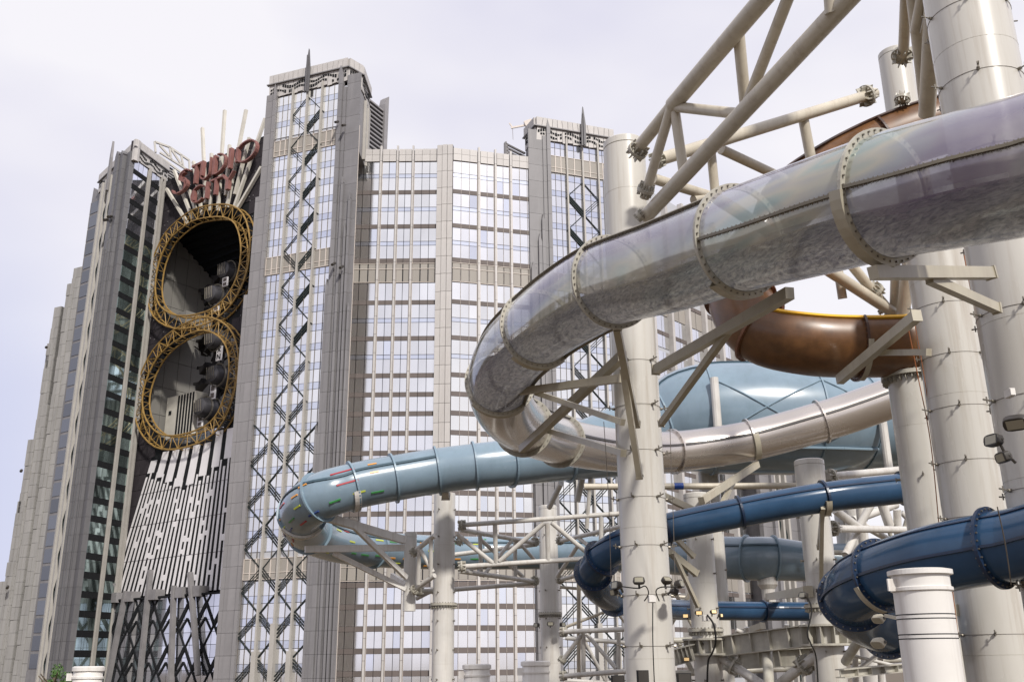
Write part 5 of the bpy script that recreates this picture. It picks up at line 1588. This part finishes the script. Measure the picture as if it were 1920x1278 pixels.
# hanging stub column with its little truss
b = at(767, 1145, 41.5)
sx = thing('stub_column', 'short hanging stub column that carries the arms of the blue slide bend', 'column', (b.x, b.y, b.z))
zt_ = atY(767, 998, b.y).z
lathe_part(sx, b.x, b.y, 'shaft', 'col2', [(.27, b.z), (.27, zt_ - .25), (.255, zt_ - .24), (.255, zt_ - .2), (.27, zt_ - .19), (.27, zt_)], 32, True)
for a_, b_, w_ in (((608, 968, 38.3), (758, 1012, 41.5), .26), ((662, 985, 39.3), (762, 1082, 41.3), .16), ((572, 1029, 40), (758, 1026, 41.5), .22), ((625, 1036, 40.5), (760, 1103, 41.5), .17), ((735, 1078, 43), (762, 1095, 41.6), .16)):
    mb = MB(sx.location); mb.beam(at(*a_), at(*b_), w_, w_ * 1.2); mb.build('bracket_arm', 'white', sx)
truss('short cream truss joining the hanging stub column to the lone round column', [
    ((775, 1035, 41.3), (815, 1003, 40.6), .105, 'chord'), ((775, 1106, 41.3), (815, 1078, 40.6), .105, 'chord'), ((786, 1028, 41), (784, 1095, 41), .09, 'web_pipe'), ((788, 1030, 41), (812, 1072, 40.7), .09, 'web_pipe'),
    ((808, 1008, 40.7), (808, 1080, 40.7), .09, 'web_pipe'), ((780, 1122, 43), (815, 1104, 43), .09, 'web_pipe'), ((775, 1030, 43), (760, 1075, 42.5), .08, 'web_pipe'), ((776, 1108, 42.2), (815, 1106, 42.6), .10, 'chord')],
    m='col2', joints=[((777, 1034, 41.2), (783, 1029, 41.1), .11), ((777, 1105, 41.2), (784, 1100, 41.1), .11), ((786, 1108, 42.2), (794, 1108, 42.3), .11)])
truss('pale truss right of the collared column below the long navy slide', [
    ((1552, 893, 30.5), (1690, 880, 33), .12, 'chord'), ((1552, 990, 30.5), (1712, 993, 33), .115, 'chord'), ((1600, 975, 35), (1680, 945, 36), .15, 'chord'), ((1565, 955, 31), (1612, 990, 31.5), .13, 'web_pipe'),
    ((1634, 945, 32), (1608, 990, 31.8), .12, 'web_pipe'), ((1612, 985, 32), (1585, 1040, 31), .12, 'web_pipe'), ((1612, 950, 33), (1622, 1080, 33), .13, 'web_pipe'), ((1654, 945, 33), (1668, 985, 33), .16, 'web_pipe'),
    ((1682, 955, 33), (1684, 1012, 33), .13, 'web_pipe'), ((1620, 985, 33), (1668, 1012, 33.5), .11, 'web_pipe'), ((1690, 960, 34), (1720, 990, 34), .09, 'web_pipe'), ((1684, 1000, 34), (1715, 1018, 34), .11, 'web_pipe')],
    m='col2', joints=[((1558, 893, 30.6), (1566, 892, 30.7), .13), ((1562, 990, 30.6), (1570, 990, 30.7), .13)])
truss('horizontal cream pipe with a blue band behind the front column', [((1095, 912, 39), (1500, 910, 39), .125, 'pipe')], m='pipe', name='cross_pipe', cat='pipe')
px_ = col.objects.get('cross_pipe')
mb = MB(px_.location); mb.tube(at(1264, 911, 39), at(1281, 911, 39), .13, n=20); mb.build('blue_band', 'tape', px_)
# plate girders between collars
def girder(label, a, b, h, w_=.30, m='flange'):
    A_, B_ = at(*a), at(*b)
    t = thing('plate_girder', label, 'girder', A_)
    mb = MB(t.location); mb.beam(A_, B_, .03, h); mb.build('web_plate', m, t)
    for s_ in (-1, 1):
        mb = MB(t.location); o_ = Vector((0, 0, s_ * (h / 2 + .012))); mb.beam(A_ + o_, B_ + o_, w_, .03); mb.build('flange_plate', m, t)
    d = B_ - A_
    for k in range(1, 5):
        p = A_ + d * k / 5; q = Vector((d.y, -d.x, 0)).normalized() * .0
        mb = MB(t.location); dn = d.normalized(); mb.beam(p - dn * .012, p + dn * .012, w_ * .9, h * .99); mb.build('stiffener_plate', m, t)
    return t
girder('upper grey plate girder linking the two collared columns', (1345, 1212, 31.5), (1520, 1190, 29), .56)
girder('lower grey plate girder just under the upper one', (1350, 1240, 34), (1545, 1228, 32), .50)
girder('short grey girder stub left of the floodlit collared column', (1262, 1232, 31), (1300, 1222, 31.2), .45)
girder('grey girder stub leaving the collared column to the right edge of the navy slide', (1585, 1185, 28.5), (1680, 1210, 31), .5)
girder('bottom grey girder between the trusses at the lower right', (1575, 1262, 27), (1700, 1250, 29), .18)
truss('diagonal grey pipe brace sloping down right from the floodlit collared column', [((1352, 1232, 31.5), (1440, 1290, 30), .14, 'pipe')], m='col2', joints=[((1375, 1247, 31.1), (1385, 1253, 31), .15)], name='brace_pipe', cat='brace')
truss('diagonal grey pipe brace sloping up to the collared column beside the navy slide', [((1450, 1290, 30), (1535, 1225, 28.8), .15, 'pipe')], m='col2', joints=[((1508, 1246, 29.2), (1516, 1240, 29.1), .16)], name='brace_pipe', cat='brace')
truss('vertical grey post under the upper plate girder', [((1438, 1214, 30.4), (1443, 1300, 29), .155, 'post')], m='flange', name='girder_post', cat='post')
truss('slanting grey post right of the collared column, behind the drum', [((1585, 1240, 27.5), (1640, 1150, 26), .13, 'post')], m='flange', name='girder_post', cat='post')

# ------------------------------------------------------------ floodlights
def flood(label, px, py, c, aim, s=.16, lit=False, m='lampblack'):
    p = at(px, py, c)
    t = thing('floodlight', label, 'floodlight', p, 'floodlights clamped to the columns')
    a = Vector(aim).normalized(); x = a.cross(Vector((0, 0, 1))).normalized(); y = x.cross(a)
    def q(u, v, w_): return p + x * u + y * v + a * w_
    mb = MB(t.location); n = 14
    vs = []; ks = ((-.62, .45), (-.4, .75), (-.1, 1.0), (.55, 1.0), (.6, .96))
    for wz, k in ks:
        for i in range(n):
            th = 2 * math.pi * i / n; cx = math.cos(th); cy = math.sin(th)
            cx = math.copysign(abs(cx) ** .6, cx); cy = math.copysign(abs(cy) ** .6, cy)
            vs.append(q(cx * s * k, cy * s * .62 * k, wz * s))
    fs = []
    for k in range(len(ks) - 1):
        for i in range(n): fs.append((k * n + i, k * n + (i + 1) % n, (k + 1) * n + (i + 1) % n, (k + 1) * n + i))
    fs += [tuple(reversed(range(n))), tuple(range((len(ks) - 1) * n, len(ks) * n))]
    mb.add(vs, fs); mb.build('housing', m, t, smooth=True)
    mb = MB(t.location)
    if lit: mb.hexa([q(-s * .7, -s * .42, .605 * s), q(s * .7, -s * .42, .605 * s), q(s * .7, s * .42, .605 * s), q(-s * .7, s * .42, .605 * s), q(-s * .7, -s * .42, .64 * s), q(s * .7, -s * .42, .64 * s), q(s * .7, s * .42, .64 * s), q(-s * .7, s * .42, .64 * s)])
    else: mb.hexa([q(-s * .7, -s * .42, .605 * s), q(s * .7, -s * .42, .605 * s), q(s * .7, s * .42, .605 * s), q(-s * .7, s * .42, .605 * s), q(-s * .7, -s * .42, .62 * s), q(s * .7, -s * .42, .62 * s), q(s * .7, s * .42, .62 * s), q(-s * .7, s * .42, .62 * s)])
    mb.build('lens', 'litlens' if lit else 'lens', t)
    mb = MB(t.location)
    mb.tube(q(0, 0, -.5 * s), q(0, -s * .9, -s * 1.0), .02, n=6); mb.tube(q(-s * 1.05, 0, 0), q(s * 1.05, 0, 0), .018, n=6)
    mb.build('yoke', 'lampblack', t)
    return t
flood('black floodlight with pale lens, left of centre on the front column', 1198, 1089, 17.6, (-.1, -.8, .35), .105, lit=False)
flood('black floodlight right of centre on the front column, tilted up', 1249, 1089, 17.6, (.3, -.5, .5), .10)
flood('black floodlight at the left edge of the front column, upper of the pair', 1158, 1097, 17.9, (-.8, -.4, .1), .12)
flood('black floodlight at the left edge of the front column, lower of the pair', 1153, 1109, 18.0, (-.8, -.3, -.2), .10)
flood('black floodlight at the right edge of the front column, upper one', 1272, 1095, 18.0, (.7, -.4, .2), .12)
flood('black floodlight at the right edge of the front column, lower one', 1263, 1108, 18.2, (.7, .2, -.2), .10)
flood('brightly lit floodlight at the middle of the spotty column', 1310, 1148, 30.8, (-.05, -.9, -.1), .12, lit=True)
flood('lit floodlight left of the brightest one on the spotty column', 1287, 1154, 31, (-.5, -.8, 0), .11, lit=True)
flood('lit floodlight right of the brightest one on the spotty column', 1337, 1147, 31, (.3, -.8, .2), .11, lit=True)
flood('dim lit floodlight at the right edge of the spotty column', 1350, 1153, 31.4, (.7, -.5, 0), .10, lit=True)
flood('lit floodlight low on the left of the spotty column under its collar', 1288, 1235, 30.9, (-.3, -.9, 0), .11, lit=True)
flood('big black floodlight on the largest column at the right edge, upper', 1905, 790, 12.6, (-.4, -.5, -.5), .15)
flood('big black floodlight between the two right columns, middle', 1866, 826, 13.0, (-.9, -.3, .1), .13)
flood('big black floodlight between the two right columns, lower', 1884, 856, 13.1, (-.9, -.1, -.2), .12)
flood('tan backed floodlight below the near navy slide, upper', 1648, 1158, 10.6, (-.5, -.3, -.5), .07, m='beam')
flood('tan backed floodlight below the near navy slide, lower', 1648, 1203, 10.6, (-.5, -.3, -.5), .08, m='beam')
flood('small floodlight at the left of the truss column', 1007, 1171, 45.6, (-.7, -.6, 0), .16)
flood('small floodlight at the middle of the truss column', 1032, 1169, 45.3, (0, -.9, .1), .16)
flood('small floodlight at the right of the truss column', 1054, 1170, 45.6, (.7, -.6, 0), .16)
flood('small black floodlight at the left edge of the collared column', 1508, 1116, 28, (-.8, -.4, .2), .15)
flood('narrow black uplight on the collared column with a glow above it', 1538, 1108, 27.9, (0, -.3, .9), .12)
# junction boxes and cables on K1 and K8
def box_thing(label, a, c, w_, h, m='white'):
    p = at(a[0], a[1], c); t = thing('junction_box', label, 'junction box', p)
    mb = MB(p); mb.box((p.x - w_ / 2, p.y - .08, p.z - h / 2), (p.x + w_ / 2, p.y + .08, p.z + h / 2)); mb.build('box_body', m, t)
    mb = MB(p); mb.box((p.x - w_ * .44, p.y - .095, p.z - h * .44), (p.x + w_ * .44, p.y - .08, p.z + h * .44)); mb.build('lid', m, t)
    return t
box_thing('pale junction box under the floodlights on the front column', (1222, 1122), 17.75, .13, .13)
box_thing('pale junction box under the lit floodlights on the spotty column', (1324, 1158), 31, .22, .18)
box_thing('pale box on the largest column at the right edge', (1893, 737), 12.9, .07, .10)
for lab, x, y, c, w_, h in (('black speaker box at the left foot of the front column', 1158, 1275, 17.6, .22, .18), ('black speaker box in the middle foot of the front column', 1205, 1268, 17.2, .19, .22), ('black speaker box right of the front column foot', 1282, 1272, 17.6, .24, .2)):
    p = at(x, y, c); t = thing('speaker_box', lab, 'speaker', p - Vector((0, 0, h / 2)))
    mb = MB(t.location); mb.box((p.x - w_ / 2, p.y - .1, p.z - h / 2), (p.x + w_ / 2, p.y + .1, p.z + h / 2)); mb.build('cabinet', 'black', t)
    mb = MB(t.location); mb.box((p.x - w_ * .45, p.y - .112, p.z - h * .45), (p.x + w_ * .45, p.y - .1, p.z + h * .45)); mb.build('grille', 'lampblack', t)
def cable(label, pts, r, m='cable', name='cable'):
    P = [at(*p) for p in pts]
    S = catmull(P, 6)
    mb = MB(P[0])
    for a, b in zip(S[:-1], S[1:]): mb.tube(a, b, r, n=6, caps=False)
    o = mb.build(name, m, smooth=True); tag(o, label, 'cable'); return o
cable('straight black cable dropping from the junction box on the front column', [(1224, 1128, 17.75), (1224, 1200, 17.72), (1227, 1282, 17.7)], .010)
cable('curved black cable from the left floodlights to the junction box on the front column', [(1160, 1098, 17.7), (1195, 1102, 17.6), (1210, 1098, 17.6), (1216, 1112, 17.7), (1208, 1126, 17.75)], .011)
cable('curved black cable from the right floodlights to the junction box on the front column', [(1270, 1100, 17.7), (1240, 1100, 17.6), (1230, 1108, 17.65), (1236, 1126, 17.7)], .011)
cable('thick black cable looping down the spotty column past its ring collar', [(1326, 1152, 30.9), (1338, 1170, 30.6), (1342, 1200, 30.5), (1336, 1222, 30.7), (1328, 1238, 30.9), (1326, 1278, 30.9)], .03)
cable('black cable winding down the collared column beside the navy slide', [(1515, 1120, 27.8), (1522, 1145, 27.7), (1514, 1185, 27.6), (1520, 1205, 27.6), (1530, 1230, 27.9), (1534, 1285, 27.9)], .022)
cable('orange rope hanging down between the two thick right columns', [(1806, 470, 17.4), (1830, 590, 17.3), (1858, 700, 17.2), (1880, 830, 17.2), (1905, 950, 17.2)], .011, 'rust')
cable('orange rope hanging on the flanged column, left strand', [(1700, 600, 19.4), (1720, 700, 19.5), (1745, 830, 19.6), (1762, 1000, 19.7)], .010, 'rust')
cable('orange rope hanging on the flanged column, right strand', [(1712, 590, 19.4), (1735, 720, 19.5), (1765, 950, 19.5)], .008, 'rust')
cable('thin grey wire running down the near navy slide', [(1870, 950, 12.9), (1885, 1020, 13.2), (1896, 1095, 13.6)], .008, 'wire')
cable('thin grey wire left of the front column over the truss', [(1132, 790, 17.6), (1138, 880, 17.6), (1142, 960, 17.6), (1146, 1090, 17.6)], .006, 'wire')
cable('thin grey wire right of the front column over the silver slide', [(1256, 800, 17.9), (1259, 880, 17.9), (1262, 960, 17.9), (1266, 1090, 17.9)], .006, 'wire')
cable('orange rope below the near navy slide behind the drum', [(1785, 1100, 17), (1795, 1180, 17), (1805, 1285, 17)], .010, 'rust')

# ------------------------------------------------------------ tree top, lower left
tc_ = at(104, 1259, 60)
tr = thing('tree', 'small bright green tree top beside the white drum at the lower left', 'tree', (tc_.x, tc_.y, GROUND))
mb = MB(tr.location); mb.tube((tc_.x, tc_.y, GROUND), (tc_.x, tc_.y, tc_.z - .3), .22, .1, n=10)
for k in range(6):
    a = k * 1.05; mb.tube((tc_.x, tc_.y, tc_.z - 1.8 + k * .2), (tc_.x + 1.0 * math.cos(a), tc_.y + 1.0 * math.sin(a), tc_.z - .5 + k * .1), .08, .03, n=6)
mb.build('trunk', 'bark', tr)
rs = random.Random(2)
mb = MB(tr.location)
clumps = [(rs.uniform(-1.0, 1.0), rs.uniform(-1, 1), rs.uniform(-2.6, .15)) for _ in range(34)]
for cx, cy, cz in clumps:
    k_ = 1 - (cx * cx + cy * cy) * .30
    cz2 = cz if cz < 0 else cz * k_ * 2 + .25 * k_
    rr = rs.uniform(.22, .42)
    for _ in range(110):
        v = Vector((rs.gauss(0, 1), rs.gauss(0, 1), rs.gauss(0, 1))).normalized() * rr * rs.uniform(.6, 1.05)
        p = Vector((tc_.x + cx, tc_.y + cy, tc_.z + cz2 * 1.0 - (cx * cx) * .28)) + v
        n_ = (v.normalized() + Vector((rs.uniform(-.7, .7), rs.uniform(-.7, .7), rs.uniform(-.2, .9)))).normalized()
        x = n_.orthogonal().normalized(); x.rotate(Matrix.Rotation(rs.uniform(0, 6.28), 3, n_)); y = n_.cross(x)
        L = rs.uniform(.06, .11); ww = L * .42
        mb.add([p - x * L, p + y * ww, p + x * L, p - y * ww], [(0, 1, 2, 3)])
mb.build('crown', 'leaf', tr)
